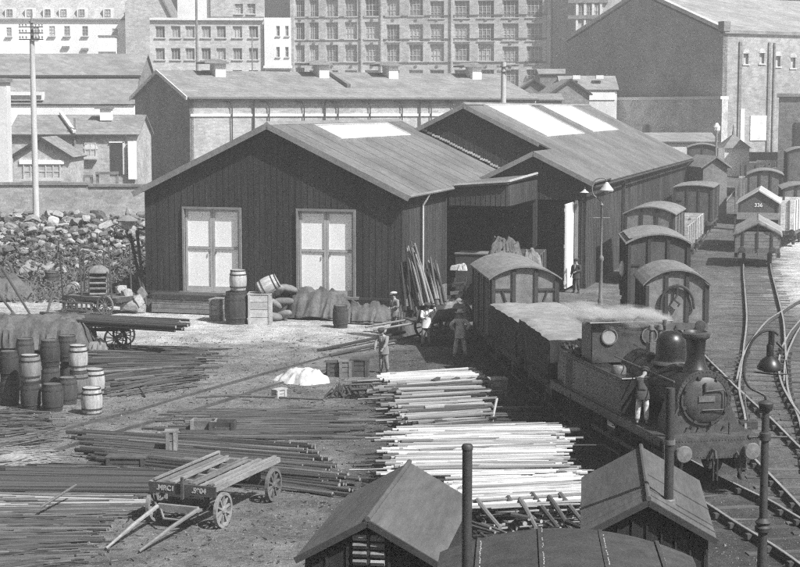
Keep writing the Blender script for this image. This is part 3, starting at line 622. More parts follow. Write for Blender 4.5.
m = MB(); m.box((BL/2, -.12, BE-.1), (BL, .3, .25)); m.build('gutter', 'slatefar', fh)
for px, wq in ((739, .35), (768, .3), (773, .2)): x, z = hit(px, 90); m = MB(); m.box((x, -.09, BE/2-.6), (wq, .18, BE-.9)); m.build('downpipe', 'brickmid', fh)
x, z = hit(740.5, 128); m = MB(); m.box((x, -.16, z-1), (.5, .3, 6)); m.build('buttress', 'render2', fh)
x, z = hit(757, 128); m = MB(); m.box((x+.3, -.05, z), (2.6, .1, 2.6)); m.build('whitewash_patch', mat('peeling_whitewash', .6, .95, .35, 1.2, .1), fh)
# lower wall in front of the gable
A, rz, d, n, hit = frame_of(at(722, 167.5, 10), -60)
fi = thing('retaining_wall', 'pale weathered retaining wall along the foot of the big shaded gable', 'wall', A, rz)
zz = 10.3; m = MB(); m.box((-15.5, .4, zz/2), (31, .8, zz)); m.build('wall_face', mat('weathered_render', .48, .95, .35, .6, .2), fi)
m = MB(); m.box((-15.5, .35, zz+.15), (31, 1.1, .3)); m.build('coping', 'render', fi)
for k in (-22, -16.5, -12): m = MB(); m.box((k, -.25, 3.8), (.5, .5, 7.6)); m.build('buttress', 'brickmid', fi)
# dark block at the right edge
fj = thing('dark_store', 'dark flat-roofed store building at the right edge below the brick warehouse', 'building', at(779, 148, 10), R(-13))
m = MB(); zz = 10.4; m.box((4, 4, zz/2), (8, 8, zz)); m.build('wall', 'brickmid', fj)
m = MB(); m.box((4, 4, zz+.15), (8.4, 8.4, .3)); m.build('roof', 'slatefar', fj)
m = MB(); m.box((2.2, -.05, 6.6), (1.6, .1, 3)); m.build('door', 'darktrim', fj)
# small pitched buildings between warehouse and gable
def little(label, px0, px1, yR, yE, yB, Yd, gable=False, a=0, wm='brickmid', rm='slatefar', dep=6, extra=None, nm='small_building', peak=None):
    s_ = FPX/(Yd*cos(PITCH)); w_ = (px1-px0)/s_; zR = on_Y(px0, yR, Yd).z; zE = on_Y(px0, yE, Yd).z; zB = min(on_Y(px0, yB, Yd).z, gh(0, Yd))-.5
    o = thing(nm, label, 'building', at((px0+px1)/2, Yd, (zR+zE)/2), R(a))
    h = w_/2; pk = 0 if peak is None else peak*w_
    if gable:
        m = MB(); m.prism([(-h, zB), (h, zB), (h, zE), (pk, zR), (-h, zE)], 0, dep); m.build('wall', wm, o)
        for sg in (-1, 1):
            m = MB(); m.slab([(pk, -.3, zR+.15), (sg*(h+.25), -.3, zE+.15-.25*(zR-zE)/h), (sg*(h+.25), dep+.2, zE+.15-.25*(zR-zE)/h), (pk, dep+.2, zR+.15)], .12); m.build('roof_slope', rm, o)
            m = MB(); m.bar((pk, -.33, zR+.08), (sg*(h+.25), -.33, zE+.08-.25*(zR-zE)/h), .05, .18); m.build('bargeboard', 'darktrim', o)
    else:
        m = MB(); m.box((0, dep/2, (zB+zE)/2), (w_, dep, zE-zB)); m.prism([(.01, zE), (dep-.01, zE), (dep/2, zR)], -h, h, 'YZ'); m.build('wall', wm, o)
        m = MB(); m.slab([(-h-.2, -.25, zE+.05), (h+.2, -.25, zE+.05), (h+.2, dep/2, zR+.1), (-h-.2, dep/2, zR+.1)], .1); m.build('roof_slope', rm, o)
        m = MB(); m.slab([(-h-.2, dep/2, zR+.1), (h+.2, dep/2, zR+.1), (h+.2, dep+.25, zE+.05), (-h-.2, dep+.25, zE+.05)], .1); m.build('roof_slope', rm, o)
    return o, s_, zR, zE, h
o, s_, zR, zE, h = little('low grey slate-roofed range with two small white roof lights beside the big gable', 562, 617, 76, 90, 120, 176, a=0, wm='render')
for x in (-1.3, 1.2):
    m = MB(); m.box((x, 1.2, zR-.1), (.8, .8, .4)); m.build('roof_light', 'render2', o)
m = MB(); m.box((h-2.3, -.05, zE-.65), (4.2, .1, .8)); m.build('white_panel', 'render2', o)
little('small grey twin gabled outbuilding beyond the warehouse end, nearer the telegraph mast', 520, 548, 80, 90, 120, 182, gable=True)
little('small grey gabled outbuilding beside the low slate-roofed range', 550, 590, 80, 94, 120, 174, gable=True, a=8)
little('low dark shed roof directly behind the end of the long warehouse', 512, 562, 94, 100, 120, 168, rm='slate')
little('dark flat roofed range at the foot of the factory', 540, 568, 69, 74, 100, 205)
o, s_, zR, zE, h = little('long low weathered shed beyond the black shed roof below the gable', 640, 716, 134, 142, 160, 150, wm='render', rm='slatefar')
# left hand group behind the yard wall
o, s_, zR, zE, h = little('long pale brick cottage with slate roof, arched window and dark doorway behind the yard wall', 10, 137, 116, 135, 190, 125, wm='brickwall', rm='slate', nm='cottage', dep=7)
def lx(px): return (px-(10+137)/2)/s_
m = MB(); m.box((lx(116.5), -.04, (on_Y(0, 143, 125).z+on_Y(0, 174, 125).z)/2), (12/s_, .12, 31/s_)); dd = m.build('door', 'darktrim', o)
m = MB(); m.box((lx(116.5), -.06, on_Y(0, 142, 125).z), (15/s_, .14, .12)); m.box((lx(123.5), -.06, on_Y(0, 158, 125).z), (.16, .14, 2.5)); m.build('door_frame', 'render', o)
m = MB(); m.box((lx(132.5), -.3, on_Y(0, 160, 125).z), (8/s_, .3, 38/s_)); m.build('white_board', 'render2', o)
window(o, lx(90), on_Y(0, 157, 125).z, .95, 1.05, -.03, 2, 2); m = MB(); m.prism([(lx(90)+.55*cos(pi*k/8), on_Y(0, 149, 125).z+.45*sin(pi*k/8)) for k in range(9)], -.05, .0); m.build('arch_head', 'render', o)
m = MB(); m.bar((lx(52), 3.3, zR+.25), (lx(75), -.3, zE+.25), .25, .2); m.build('verge', 'render2', o)
m = MB(); m.box((lx(101), 2.4, zR+.1), (.9, .6, .9)); m.build('roof_vent', 'render2', o); m = MB(); m.box((lx(99), 2.4, zR+.6), (1.4, .9, .12)); m.build('vent_cap', 'slate', o)
m = MB(); m.box((lx(75), -.1, (zE+3)/2+1.3), (.14, .14, zE-3)); m.build('downpipe', 'slate', o)
m = MB(); m.box((0, -.28, zE-.02), (2*h, .12, .14)); m.build('gutter', 'iron', o)
for px, py, w_ in ((107, 173, 22), (86, 176, 12)):
    b0 = thing('bench_slab', 'low dark slab on trestles in front of the cottage door' if w_ > 20 else 'short dark slab under the arched cottage window', 'slab', at(px, 122, 5)); z = on_Y(px, py, 122).z
    m = MB(); m.box((0, 0, z), (w_/13.3, .6, .2)); m.box((-w_/30, 0, z/2), (.15, .4, z)); m.box((w_/30, 0, z/2), (.15, .4, z)); m.build('top', 'brickmid', b0)
o, s_, zR, zE, h = little('small gable-fronted cottage with a wide window behind the yard wall at the left', 13, 70, 139, 157, 190, 117, gable=True, wm='brickwall', rm='slate', nm='cottage', dep=5)
window(o, 0, on_Y(0, 179, 117).z, 2.7, 1.15, -.03, 5, 2)
m = MB(); m.box((0, -.05, on_Y(0, 162, 117).z), (3.2, .12, .3)); m.build('lintel', 'render2', o)
o, s_, zR, zE, h = little('big hipped slate roofed hall behind the pale cottage on the left', -20, 139, 53, 76, 120, 158, wm='slatefar', rm='slatefar', nm='hall', dep=9)
m = MB(); m.slab([(-h, -3.0, on_Y(0, 104, 158).z), (h, -3.0, on_Y(0, 104, 158).z), (h, -.2, zE-.1), (-h, -.2, zE-.1)], .15); m.build('lower_roof', 'slatefar', o)
m = MB(); m.box((0, -.35, zE-.02), (2*h+.3, .2, .2)); m.build('gutter', 'darktrim', o)
m = MB(); z = on_Y(0, 104, 158).z; m.box((0, -1.4, z/2), (2*h, 2.8, z-.3)); m.build('lower_wall', 'render2', o)
m = MB(); z = on_Y(0, 96, 155).z; m.box((-h+5, -2.6, z), (3.3, .8, .8)); dm = m.build('roof_light', 'render2', o); m = MB(); m.box((-h+5, -3.02, z-.1), (3.0, .06, .35)); m.build('pane', 'glassfar', dm)
o = thing('chimney_stack', 'tall pale square chimney stack with dark capped top at the left edge', 'chimney', at(4, 112, 7))
z = on_Y(0, 82, 112).z; m = MB(); m.box((-.4, 0, z/2), (1.6, 1.2, z)); m.build('stack', 'render', o); m = MB(); m.box((-.4, 0, z+.12), (1.9, 1.5, .3)); m.build('cap', 'slate', o)
# yard wall
A, rz, d, n, hit = frame_of(at(-30, 101, 4), -1.2)
yw = thing('yard_wall', 'long pale brick yard wall with dark coping behind the heap of stones', 'wall', A, rz)
xq = hit(88, 181)[0]; xe = hit(160, 181)[0]; za = hit(60, 185)[1]
m = MB(); m.box((xq/2, .2, za/2), (xq, .4, za)); m.box(((xq+xe)/2, .25, za/2-.05), (xe-xq-.01, .4, za-.1)); m.build('wall_face', mat('yard_wall_brick', .4, .95, .25, 1.2, .2, pattern=(.45, .15, .012, .85)), yw)
m = MB(); m.box((xq/2, .2, za+.08), (xq, .6, .16)); m.box(((xq+xe)/2+.02, .25, za-.02), (xe-xq, .6, .16)); m.build('coping', 'slate', yw)

# litter trodden into the yard
rl = random.Random(77)
for nm_, mm_, cnt in (('straw_litter', 'polemid', 2200), ('chip_litter', 'lathmid', 500), ('dark_litter', 'cratedark0', 1500)):
    m = MB()
    for i in range(cnt):
        Yp = rl.uniform(31, 66); Xp = rl.uniform(-.26, .07)*Yp; a = rl.uniform(0, 6.3); l_ = rl.uniform(.02, .16)*(2.2 if rl.random() < .05 else 1); z = gh(Xp, Yp); w__ = rl.uniform(.008, .022)
        m.bar((Xp, Yp, z+.012), (Xp+l_*cos(a), Yp+l_*sin(a), z+rl.uniform(.01, .05)), w__, w__)
    if mm_ == 'cratedark0': M[mm_] = mat('dark_chips', .035, .95, .4, 4, .2)
    m.build(nm_, mm_, None, kind='stuff')
# ================================================================== VEHICLES
def text_mesh(txt, size, mname, parent, loc, rot=(pi/2, 0, 0), name='lettering', depth=.004):
    cu = bpy.data.curves.new('lettering', 'FONT'); cu.body = txt; cu.size = size; cu.align_x = 'CENTER'; cu.align_y = 'CENTER'; cu.extrude = depth; cu.offset = .006
    tmp = bpy.data.objects.new('tmp', cu); C.objects.link(tmp); bpy.context.view_layer.update()
    me = bpy.data.meshes.new_from_object(tmp.evaluated_get(bpy.context.evaluated_depsgraph_get())); bpy.data.objects.remove(tmp); bpy.data.curves.remove(cu)
    me.materials.clear(); me.materials.append(M[mname]); o = link(name, me, parent); o.location = loc; o.rotation_euler = rot; return o
def wheel_mesh(r_, w_=.13, spokes=8, n=24, tyre='iron', rim_t=.07, hub=.1, sw_=.05, name='wheel'):
    m = MB(); i_ = r_-rim_t
    for k in range(n):
        a0, a1 = 2*pi*k/n, 2*pi*(k+1)/n
        P = [(x, rr*cos(a), rr*sin(a)) for a in (a0, a1) for x, rr in ((-w_/2, i_), (w_/2, i_), (w_/2, r_), (-w_/2, r_))]
        m.add(P, [(0, 1, 5, 4), (1, 2, 6, 5), (2, 3, 7, 6), (3, 0, 4, 7)])
    for k in range(spokes):
        a = 2*pi*k/spokes+.2; m.bar((0, 0, 0), (0, (i_+.01)*cos(a), (i_+.01)*sin(a)), sw_, sw_, up=(1, 0, 0))
    m.lathe([(hub*.7, -w_*.8), (hub, -w_*.4), (hub, w_*.4), (hub*.7, w_*.8)], 10, axis='X')
    me = m.mesh(name); me.materials.append(M[tyre]); return me
RW = wheel_mesh(.47, .13, 8)
bm_ = MB(); bm_.lathe([(.09, .0), (.08, -.3), (.1, -.31), (.1, -.33)], 10, axis='Y'); bm_.lathe([(.2, -.33), (.21, -.36), (.19, -.39), (.05, -.405)], 16, axis='Y'); BUF = bm_.mesh('buffer', True); BUF.materials.append(M['iron'])
BUFL = bm_.mesh('buffer', True); BUFL.materials.append(M['ironlight'])
ax_ = MB(); ax_.box((0, 0, 0), (.2, .26, .3)); ax_.bar((0, -.45, .16), (0, .45, .16), .08, .07); ax_.bar((0, -.3, .22), (0, .3, .22), .08, .05); AXB = ax_.mesh('axle_box'); AXB.materials.append(M['iron'])
def under(o, L_, W_, wb=2.75, frame='wagon'):
    m = MB()
    for s_ in (-1, 1):
        m.box((s_*(W_/2-.12), 0, .82), (.12, L_-.26, .26)); m.box((0, s_*(L_/2-.06), .82), (W_, .13, .28))
        for e in (-1, 1): m.prism([(e*wb/2-.3, .7), (e*wb/2+.3, .7), (e*wb/2+.14, .25), (e*wb/2-.14, .25)], s_*(W_/2-.2)-.01, s_*(W_/2-.2)+.01, 'YZ')
    m.build('underframe', frame, o)
    for s_ in (-1, 1):
        for e in (-1, 1):
            w = link('wheel', RW, o); w.location = (s_*G/2, e*wb/2, .46-0)
            a = link('axle_box', AXB, o); a.location = (s_*(W_/2-.06), e*wb/2, .47)
            b_ = link('buffer', BUF, o); b_.location = (s_*.87, e*L_/2, .9); b_.rotation_euler = (0, 0, 0 if e < 0 else pi)
    m = MB()
    for e in (-1, 1): m.bar((0, e*(L_/2), .86), (0, e*(L_/2+.14), .8), .05, .05); m.bar((0, e*(L_/2+.14), .82), (0, e*(L_/2+.16), .45), .045, .06)
    m.build('coupling', 'iron', o)
def arcz(W_, rise, n=12):
    r_ = (W_*W_/4+rise*rise)/(2*rise); a = math.asin(W_/2/r_); return [(r_*sin(-a+2*a*k/n), r_*cos(-a+2*a*k/n)-r_+rise) for k in range(n+1)]
def van(label, x, y, z, rz, L_=4.9, W_=2.45, HE=3.0, rise=.35, wm='wagon', roof='wagonroof', style='cross', wb=2.75, group=None, strap=False):
    o = thing('covered_van', label, 'railway van', (x, y, z), rz, group)
    FL = .96; arc = arcz(W_, rise)
    m = MB(); m.prism([(-W_/2, FL), (W_/2, FL)]+[(p, HE+q) for p, q in reversed(arc)], -L_/2+.05, L_/2-.05); m.build('body', wm, o)
    m = MB()
    for k in range(1, 14): 
        yy = -L_/2+.05+k*(L_-.1)/14; 
        for s_ in (-1, 1): m.box((s_*(W_/2+.004), yy, (FL+HE)/2), (.02, .02, HE-FL-.02))
    m.build('board_joints', 'darktrim', o, kind='stuff')
    ro = arcz(W_+.22, rise+.03, 14); pr = [(p, HE+q+.03) for p, q in ro]; pr2 = [(p, q-.06) for p, q in pr]
    m = MB(); n = len(pr)
    for a, b_ in ((-L_/2-.1, L_/2+.1),):
        for k in range(n-1):
            m.add([(pr[k][0], a, pr[k][1]), (pr[k+1][0], a, pr[k+1][1]), (pr[k+1][0], b_, pr[k+1][1]), (pr[k][0], b_, pr[k][1]),
                   (pr2[k][0], a, pr2[k][1]), (pr2[k+1][0], a, pr2[k+1][1]), (pr2[k+1][0], b_, pr2[k+1][1]), (pr2[k][0], b_, pr2[k][1])],
                  [(0, 1, 2, 3), (7, 6, 5, 4), (4, 5, 1, 0), (3, 2, 6, 7)]+([(0, 3, 7, 4)] if k == 0 else [])+([(1, 5, 6, 2)] if k == n-2 else []))
    m.build('roof', roof, o, True)
    for e in (-1, 1):
        ye = e*(L_/2-.03)
        def arch(xp): 
            return HE+min(arc, key=lambda p: abs(p[0]-xp))[1]
        for xp in ((-W_/2+.07, -.4, .4, W_/2-.07) if style != 'plain' else (-W_/2+.07, 0, W_/2-.07)):
            m = MB(); m.box((xp, ye, (FL+arch(xp))/2), (.13, .09, arch(xp)-FL-.04)); m.build('end_post', 'darktrim' if style != 'light' else wm, o)
        if style == 'cross':
            for s_ in (-1, 1):
                a0, a1 = s_*.48, s_*(W_/2-.14)
                m = MB(); m.box(((a0+a1)/2, ye, HE-.38), (abs(a1-a0), .07, .08)); m.build('rail', 'darktrim', o)
                m = MB(); m.bar((a0, ye, HE-1.35), (a1-s_*.25, ye, HE-.42), .06, .07, up=(0, 1, 0)); m.build('brace', 'darktrim', o)
        if style == 'panel':
            m = MB(); m.box((-W_/2+.3, ye, HE-.9), (.42, .05, .08)); m.build('rail', 'darktrim', o)
    for s_ in (-1, 1):
        for yy in (-.75, .75, -L_/2+.14, L_/2-.14): m = MB(); m.box((s_*(W_/2+.02), yy, (FL+HE)/2), (.05, .1, HE-FL)); m.build('side_post', 'darktrim', o)
    if strap:
        m = MB(); pts = [(-.62, -L_/2-.05, HE-.95), (-.58, -L_/2-.06, HE-.45), (-.35, -L_/2-.06, HE-.12), (0, -L_/2-.06, HE-.0), (.35, -L_/2-.06, HE-.12), (.58, -L_/2-.06, HE-.45), (.66, -L_/2-.05, HE-.9)]
        m.tube(crom([V(p) for p in pts], .1), .055, 6); m.build('hoop', 'darktrim', o)
        m = MB(); m.tube([(0, -L_/2-.07, HE+.05), (.0, -L_/2-.08, HE-.35), (-.1, -L_/2-.12, HE-.55), (.1, -L_/2-.12, HE-.7), (.02, -L_/2-.1, HE-.8)], .045, 6); m.build('hook', 'iron', o)
    under(o, L_, W_, wb); return o
def sheet(name, label, cat, loc, rz, W_, L_, H_, drop, m_='tarpaulin', seed=1, sag=.05, peak=0., bulge=0., edge_m=None, group=None, dropy=None, flare=0.):
    """a tarpaulin draped over a box W x L at height H, hanging down by drop"""
    nx, ny = (30, 44) if not flare else (72, 72); dy_ = drop if dropy is None else dropy; A_, B_ = W_/2+drop, L_/2+dy_; m = MB(); top = []
    for j in range(ny+1):
        for i in range(nx+1):
            s_, t_ = -A_+2*A_*i/nx, -B_+2*B_*j/ny; ox, oy = max(0, abs(s_)-W_/2), max(0, abs(t_)-L_/2)
            x = max(-W_/2, min(W_/2, s_)); y = max(-L_/2, min(L_/2, t_)); od = max(ox, oy)
            z = H_-od+peak*(1-abs(x)/(W_/2))+bulge*max(0, (1-(x/(W_/2))**2)*(1-(y/(L_/2))**4))
            nz_ = MN.noise(V((s_*1.6+seed, t_*1.6, seed))); fold = abs(MN.noise(V((s_*3.1, t_*3.1+seed, 2.))))
            if od > 0:
                k = min(1, od/.5); wv = (.035+.06*k)*(.6+MN.noise(V(((y if ox > oy else x)*4.+seed, od*.7, 5.)))) 
                if ox >= oy: x += math.copysign(wv, s_)
                if oy >= ox: y += math.copysign(wv, t_)
                if flare: hv = (1-3*abs(MN.noise(V((x*2.3+seed, y*2.3, z*.35)))))*.13*min(1, od/.35)*(1 if z > .15 else .3); x += math.copysign(hv, s_)*(ox >= oy); y += math.copysign(hv, t_)*(oy >= ox)
                if flare: q_ = od*flare*(1+.5*MN.noise(V((s_*.9+seed, t_*.9, 9.)))); x += math.copysign(min(1, ox/max(od, .01))*q_, s_); y += math.copysign(min(1, oy/max(od, .01))*q_, t_)
                z = max(z+.04*nz_, H_-drop*(1+.12*MN.noise(V((x*1.3, y*1.3, seed)))))
            else: z += sag*nz_-.05*fold+(.13*(1-3*abs(MN.noise(V((x*1.9+y+seed, y*1.5-x*.8, seed*2.))))) if flare else 0)
            m.v.append((x, y, z))
    for j in range(ny):
        for i in range(nx): a = j*(nx+1)+i; m.f.append((a, a+1, a+nx+2, a+nx+1))
    me = m.mesh(name, True)
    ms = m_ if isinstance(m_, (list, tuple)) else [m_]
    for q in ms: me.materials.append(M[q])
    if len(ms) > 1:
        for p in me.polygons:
            if abs(p.normal.z) < .55: p.material_index = 1  # steep faces take the second material, darker on the wagon sheets
    o = link(name, me); o.location = loc; o.rotation_euler = (0, 0, rz)
    md = o.modifiers.new('thick', 'SOLIDIFY'); md.thickness = .012
    return tag(o, label, cat, group)
def open_wagon(label, x, y, z, rz, L_=4.7, W_=2.35, H_=1.9, wm='wagon', group=None, nm='open_wagon', posts='darktrim', endup=0):
    o = thing(nm, label, 'railway wagon', (x, y, z), rz, group); FL = .96; n = 5; ph = (H_-FL)/n
    m = MB(); m.box((0, 0, FL+.04), (W_-.1, L_-.1, .08)); m.build('floor', wm, o)
    for s_ in (-1, 1):
        m = MB()
        for k in range(n): m.box((s_*(W_/2-.03), 0, FL+ph*(k+.5)), (.06+.008*(k % 2), L_, ph-.015))
        m.build('side', wm, o)
        m = MB()
        for k in range(n): m.box((0, s_*(L_/2-.03), FL+ph*(k+.5)), (W_-.13, .06+.008*(k % 2), ph-.015))
        m.build('end', wm, o)
        for xp in (-W_*.32, 0, W_*.32): m = MB(); m.box((xp, s_*(L_/2+.03), (FL+H_)/2), (.11, .07, H_-FL)); m.build('end_post', posts, o)
        for yp in (-L_*.4, -.65, .65, L_*.4): m = MB(); m.box((s_*(W_/2+.03), yp, (FL+H_)/2), (.06, .11, H_-FL)); m.build('side_post', posts, o)
    under(o, L_, W_); return o
def tr_at(T, y):
    P = crom([V(p) for p in T], .3); k = min(range(len(P)-1), key=lambda i: abs(P[i].y-y)); d = P[min(k+2, len(P)-1)]-P[max(k-2, 0)]
    return P[k].x, P[k].y, gh(P[k].x, P[k].y)+RZ-.01, atan2(d.y, d.x)-pi/2
M['wagonwhite'] = mat('whitewashed_wagon', .7, .9, .3, 2, .1)
# ---- the train behind the engine (track 1)
x, y, z, r_ = tr_at(T1, 50.2)
open_wagon('dark open wagon directly behind the tank engine, hidden under a flat grey-topped sheet', x, y, z, r_, H_=2.1)
o = sheet('tarpaulin', 'large grey-topped wagon sheet with black hanging sides right behind the tank engine', 'tarpaulin', (x, y, z), r_, 2.6, 5.0, 2.42, 1.25, ['tarplight', 'tarpdark'], 3)
t_ = text_mesh('11', .34, 'wagonroof', o, (-1.40, .9, 1.75), (pi/2, 0, -pi/2), 'sheet_marking')
x, y, z, r_ = tr_at(T1, 55.1)
open_wagon('dark open wagon under a flat sheet next to the arched van', x, y, z, r_, H_=2.0)
sheet('tarpaulin', 'smooth grey-topped wagon sheet with black sides just in front of the arched van end', 'tarpaulin', (x, y, z), r_, 2.5, 4.6, 2.28, 1.2, ['tarplight', 'tarpdark'], 9)
x, y, z, r_ = tr_at(T1, 60.4)
van('dark covered van with broad arched roof and braced end standing before the open shed', x, y, z, r_+R(1), 5.3, 2.4, 3.1, .42, 'wagonmid')
x, y, z, r_ = tr_at(T1, 66.3)
open_wagon('open wagon piled with a rough load behind the arched van under the canopy', x, y, z, r_, H_=2.3)
def mound(name, label, cat, loc, rx, ry, h, mname, seed=1, rz=0., p=2.2, fold=.12, irr=.15, group=None, kind=None, n=84, flat=0):
    m = MB(); rings = 26
    m.v.append((0, 0, h*(1+fold*.4*MN.noise(V((seed, 0, 0))))))
    for j in range(1, rings+1):
        t_ = j/rings
        for i in range(n):
            a = 2*pi*i/n; k = 1+irr*MN.noise(V((cos(a)*1.5+seed, sin(a)*1.5, seed*.7)))*1.6
            x_, y_ = rx*t_*cos(a)*k, ry*t_*sin(a)*k; zz = h*(1-t_**p)
            f_ = MN.noise(V((x_*1.6+seed, y_*1.6, zz*1.2)))+.5*MN.noise(V((x_*4+seed, y_*4, zz*3))); rg = abs(MN.noise(V((cos(a)*4+seed*2, sin(a)*4, t_*.8))))
            ft = t_*(1-t_)*4; wr = 1-abs(MN.noise(V((cos(a)*3.2+seed*2, sin(a)*3.2, t_*1.1))))*2.4; w2 = 1-abs(MN.noise(V((x_*2.6+seed, y_*2.6, seed))))*2.5
            zz = max(-.03, zz+h*fold*(.8*f_*(1 if t_ < .95 else .2)+.28*wr*ft+.5*w2*ft-.25))
            if flat: zz = min(zz, h*flat*(1+.05*f_))
            m.v.append((x_*(1+.08*rg), y_*(1+.08*rg), zz if t_ < 1 else -.06))
    for i in range(n): m.f.append((0, 1+i, 1+(i+1) % n))
    for j in range(rings-1):
        for i in range(n): a = 1+j*n+i; b_ = 1+j*n+(i+1) % n; m.f.append((a, a+n, b_+n, b_))
    o = m.build(name, mname, None, True); o.location = loc; o.rotation_euler = (0, 0, rz); return tag(o, label, cat, group, kind)
mound('scrap_load', 'rough grey load heaped on the wagon behind the arched van', 'load', (x, y, z+2.0), 1.15, 2.2, 1.75, 'tarp', 12, r_, fold=.25)
mound('cloth_bundle', 'pale crumpled cloth bundle at the side of the rough wagon load', 'cloth', (x+1.0, y-.9, z+2.5), .45, .45, .95, 'sack', 5, fold=.4, irr=.4)
x, y, z, r_ = tr_at(T1, 78.5)
open_wagon('dim open wagon standing deep inside the open shed entrance', x, y, z, r_, H_=2.2)
# ---- vans on track 4
x, y, z, r_ = tr_at(T4, 64.2)
van('low arched wagon with iron hoop and hook, nearest of the vans beside the shed', x, y, z-.05, r_, 3.9, 2.4, 2.4, .58, 'wagonmid', style='post', wb=2.2, strap=True)
x, y, z, r_ = tr_at(T4, 71.3)
o = van('tall covered van with layered arched roof behind the low hooped wagon', x, y, z, r_, 5.2, 2.6, 3.45, .38, 'wagon', style='panel')
m = MB(); pr = arcz(1.6, .15, 6); m.prism([(p-.45, 3.66+q) for p, q in pr], -2.4, 2.2); m.build('roof_board', 'wagonroof', o)
m = MB(); m.lathe([(.02, 0), (.11, .06), (.12, .2), (.05, .3)], 10); m.v = [(a-1.5, b_-2.0, c*2.2+2.0) for a, b_, c in m.v]; m.build('side_lamp', 'white', o)
x, y, z, r_ = tr_at(T4, 88.5)
van('plain arched roof van standing halfway along the black shed wall', x, y, z+.1, r_+R(-2), 5.3, 2.6, 3.5, .36, 'wagonmid', style='post')
for k, (yy, lb) in enumerate(((98, 'pale boarded open wagon directly beyond the plain arched van'), (104.5, 'pale boarded open wagon before the flat roofed van'))):
    x, y, z, r_ = tr_at(T4, yy); open_wagon(lb, x, y, z, r_, 5.2, 2.45, 2.3, 'wagonlight', posts='trim')
x, y, z, r_ = tr_at(T4, 116)
van('dark flat-roofed van at the far end of the black shed wall', x, y, z, r_, 6.5, 2.6, 3.3, .12, 'wagon', style='panel')
# ---- wagons on track 2
x, y, z, r_ = tr_at(T2, 98.2)
open_wagon('boarded open wagon under a peaked tarpaulin at the head of the right hand track', x, y, z, r_, 4.9, 2.6, 1.95, 'wagonmid')
sheet('tarpaulin', 'pale tarpaulin tented over a ridge pole on the wagon at the right', 'tarpaulin', (x, y, z), r_, 2.75, 5.0, 1.98, .32, ['tarplight', 'tarplight'], 4, sag=.03, peak=.75)
t_ = thing('ridge_pole', 'thin ridge pole carrying the peaked tarpaulin on the right hand wagon', 'pole', (x, y, z), r_)
m = MB(); m.tube([(0, -2.5, 2.68), (0, 2.5, 2.68)], .05, 6); m.tube([(0, -2.38, 1.9), (0, -2.38, 2.66)], .05, 6); m.build('pole', 'pole', t_)
x, y, z, r_ = tr_at(T2, 107.5)
def gable_wagon(label, x, y, z, rz, txt):
    o = thing('gabled_van', label, 'railway van', (x, y, z), rz); L_, W_, HE, HP = 5.6, 2.55, 2.85, 3.65
    m = MB(); m.prism([(-W_/2, .95), (W_/2, .95), (W_/2, HE), (0, HP), (-W_/2, HE)], -L_/2, L_/2); m.build('body', 'wagon', o)
    for s_ in (-1, 1):
        m = MB(); m.slab([(0, -L_/2-.15, HP+.08), (s_*(W_/2+.15), -L_/2-.15, HE-.0), (s_*(W_/2+.15), L_/2+.15, HE-.0), (0, L_/2+.15, HP+.08)], .08); m.build('roof_slope', 'offwhite', o)
    m = MB(); m.box((0, -L_/2-.12, 2.02), (W_+.15, .2, .42)); m.build('rolled_sheet', 'tarplight', o)
    for xp in (-1.2, 1.2): m = MB(); m.box((xp, -L_/2-.04, 1.9), (.12, .08, 1.9)); m.build('end_post', 'darktrim', o)
    text_mesh(txt, .34, 'white', o, (0, -L_/2-.02, 2.72)); under(o, L_, W_, 3); return o
gable_wagon('gable-roofed van numbered 336 behind the peaked tarpaulin wagon', x, y, z+.15, r_, '336')
t_ = open_wagon('bright white boarded wagon just right of the van numbered 336', 26.15, 110.5, gh(26, 110)+.1, R(-22), 4.6, 1.9, 3.0, 'wagonwhite', posts='trim')
# distant vans
van('small dark arched van far off behind the van numbered 336', 27.5, 123, gh(27.5, 123)+.2, R(-12), 5, 2.5, 3.4, .34, 'wagonmid', style='post')
van('distant dark arched van nearest the right edge', 28.2, 115, gh(28, 115)+.2, R(-10), 5, 2.6, 3.2, .3, 'wagonmid', style='post')
van('distant grey arched van on the far track under the dark store', 34.4, 140, gh(34, 140)+.2, R(-10), 5, 2.6, 3.4, .34, 'wagon', style='plain')

for i, (x, y, lb) in enumerate(((33.5, 128, 'dark open wagon in the far sidings beside the right edge'), (24.8, 133, 'dark open wagon directly beyond the flat-roofed van'), (30.5, 140, 'dark open wagon far off below the dark store'), (21.5, 128, 'dim open wagon behind the black shed end'))):
    open_wagon(lb, x, y, gh(x, y)+.15, R(-12), 5.2, 2.5, 2.4, 'wagon')
for i, (x, y, lb) in enumerate(((27.0, 146, 'far arched van beside the pyramid-roofed hut'), (37.5, 146, 'far arched van at the right edge under the dark store'), (22.8, 141, 'far arched van beyond the small gabled hut'))):
    van(lb, x, y, gh(x, y)+.1, R(-10), 5, 2.6, 3.2, .32, ('wagon', 'wagonmid')[i % 2], style='plain')
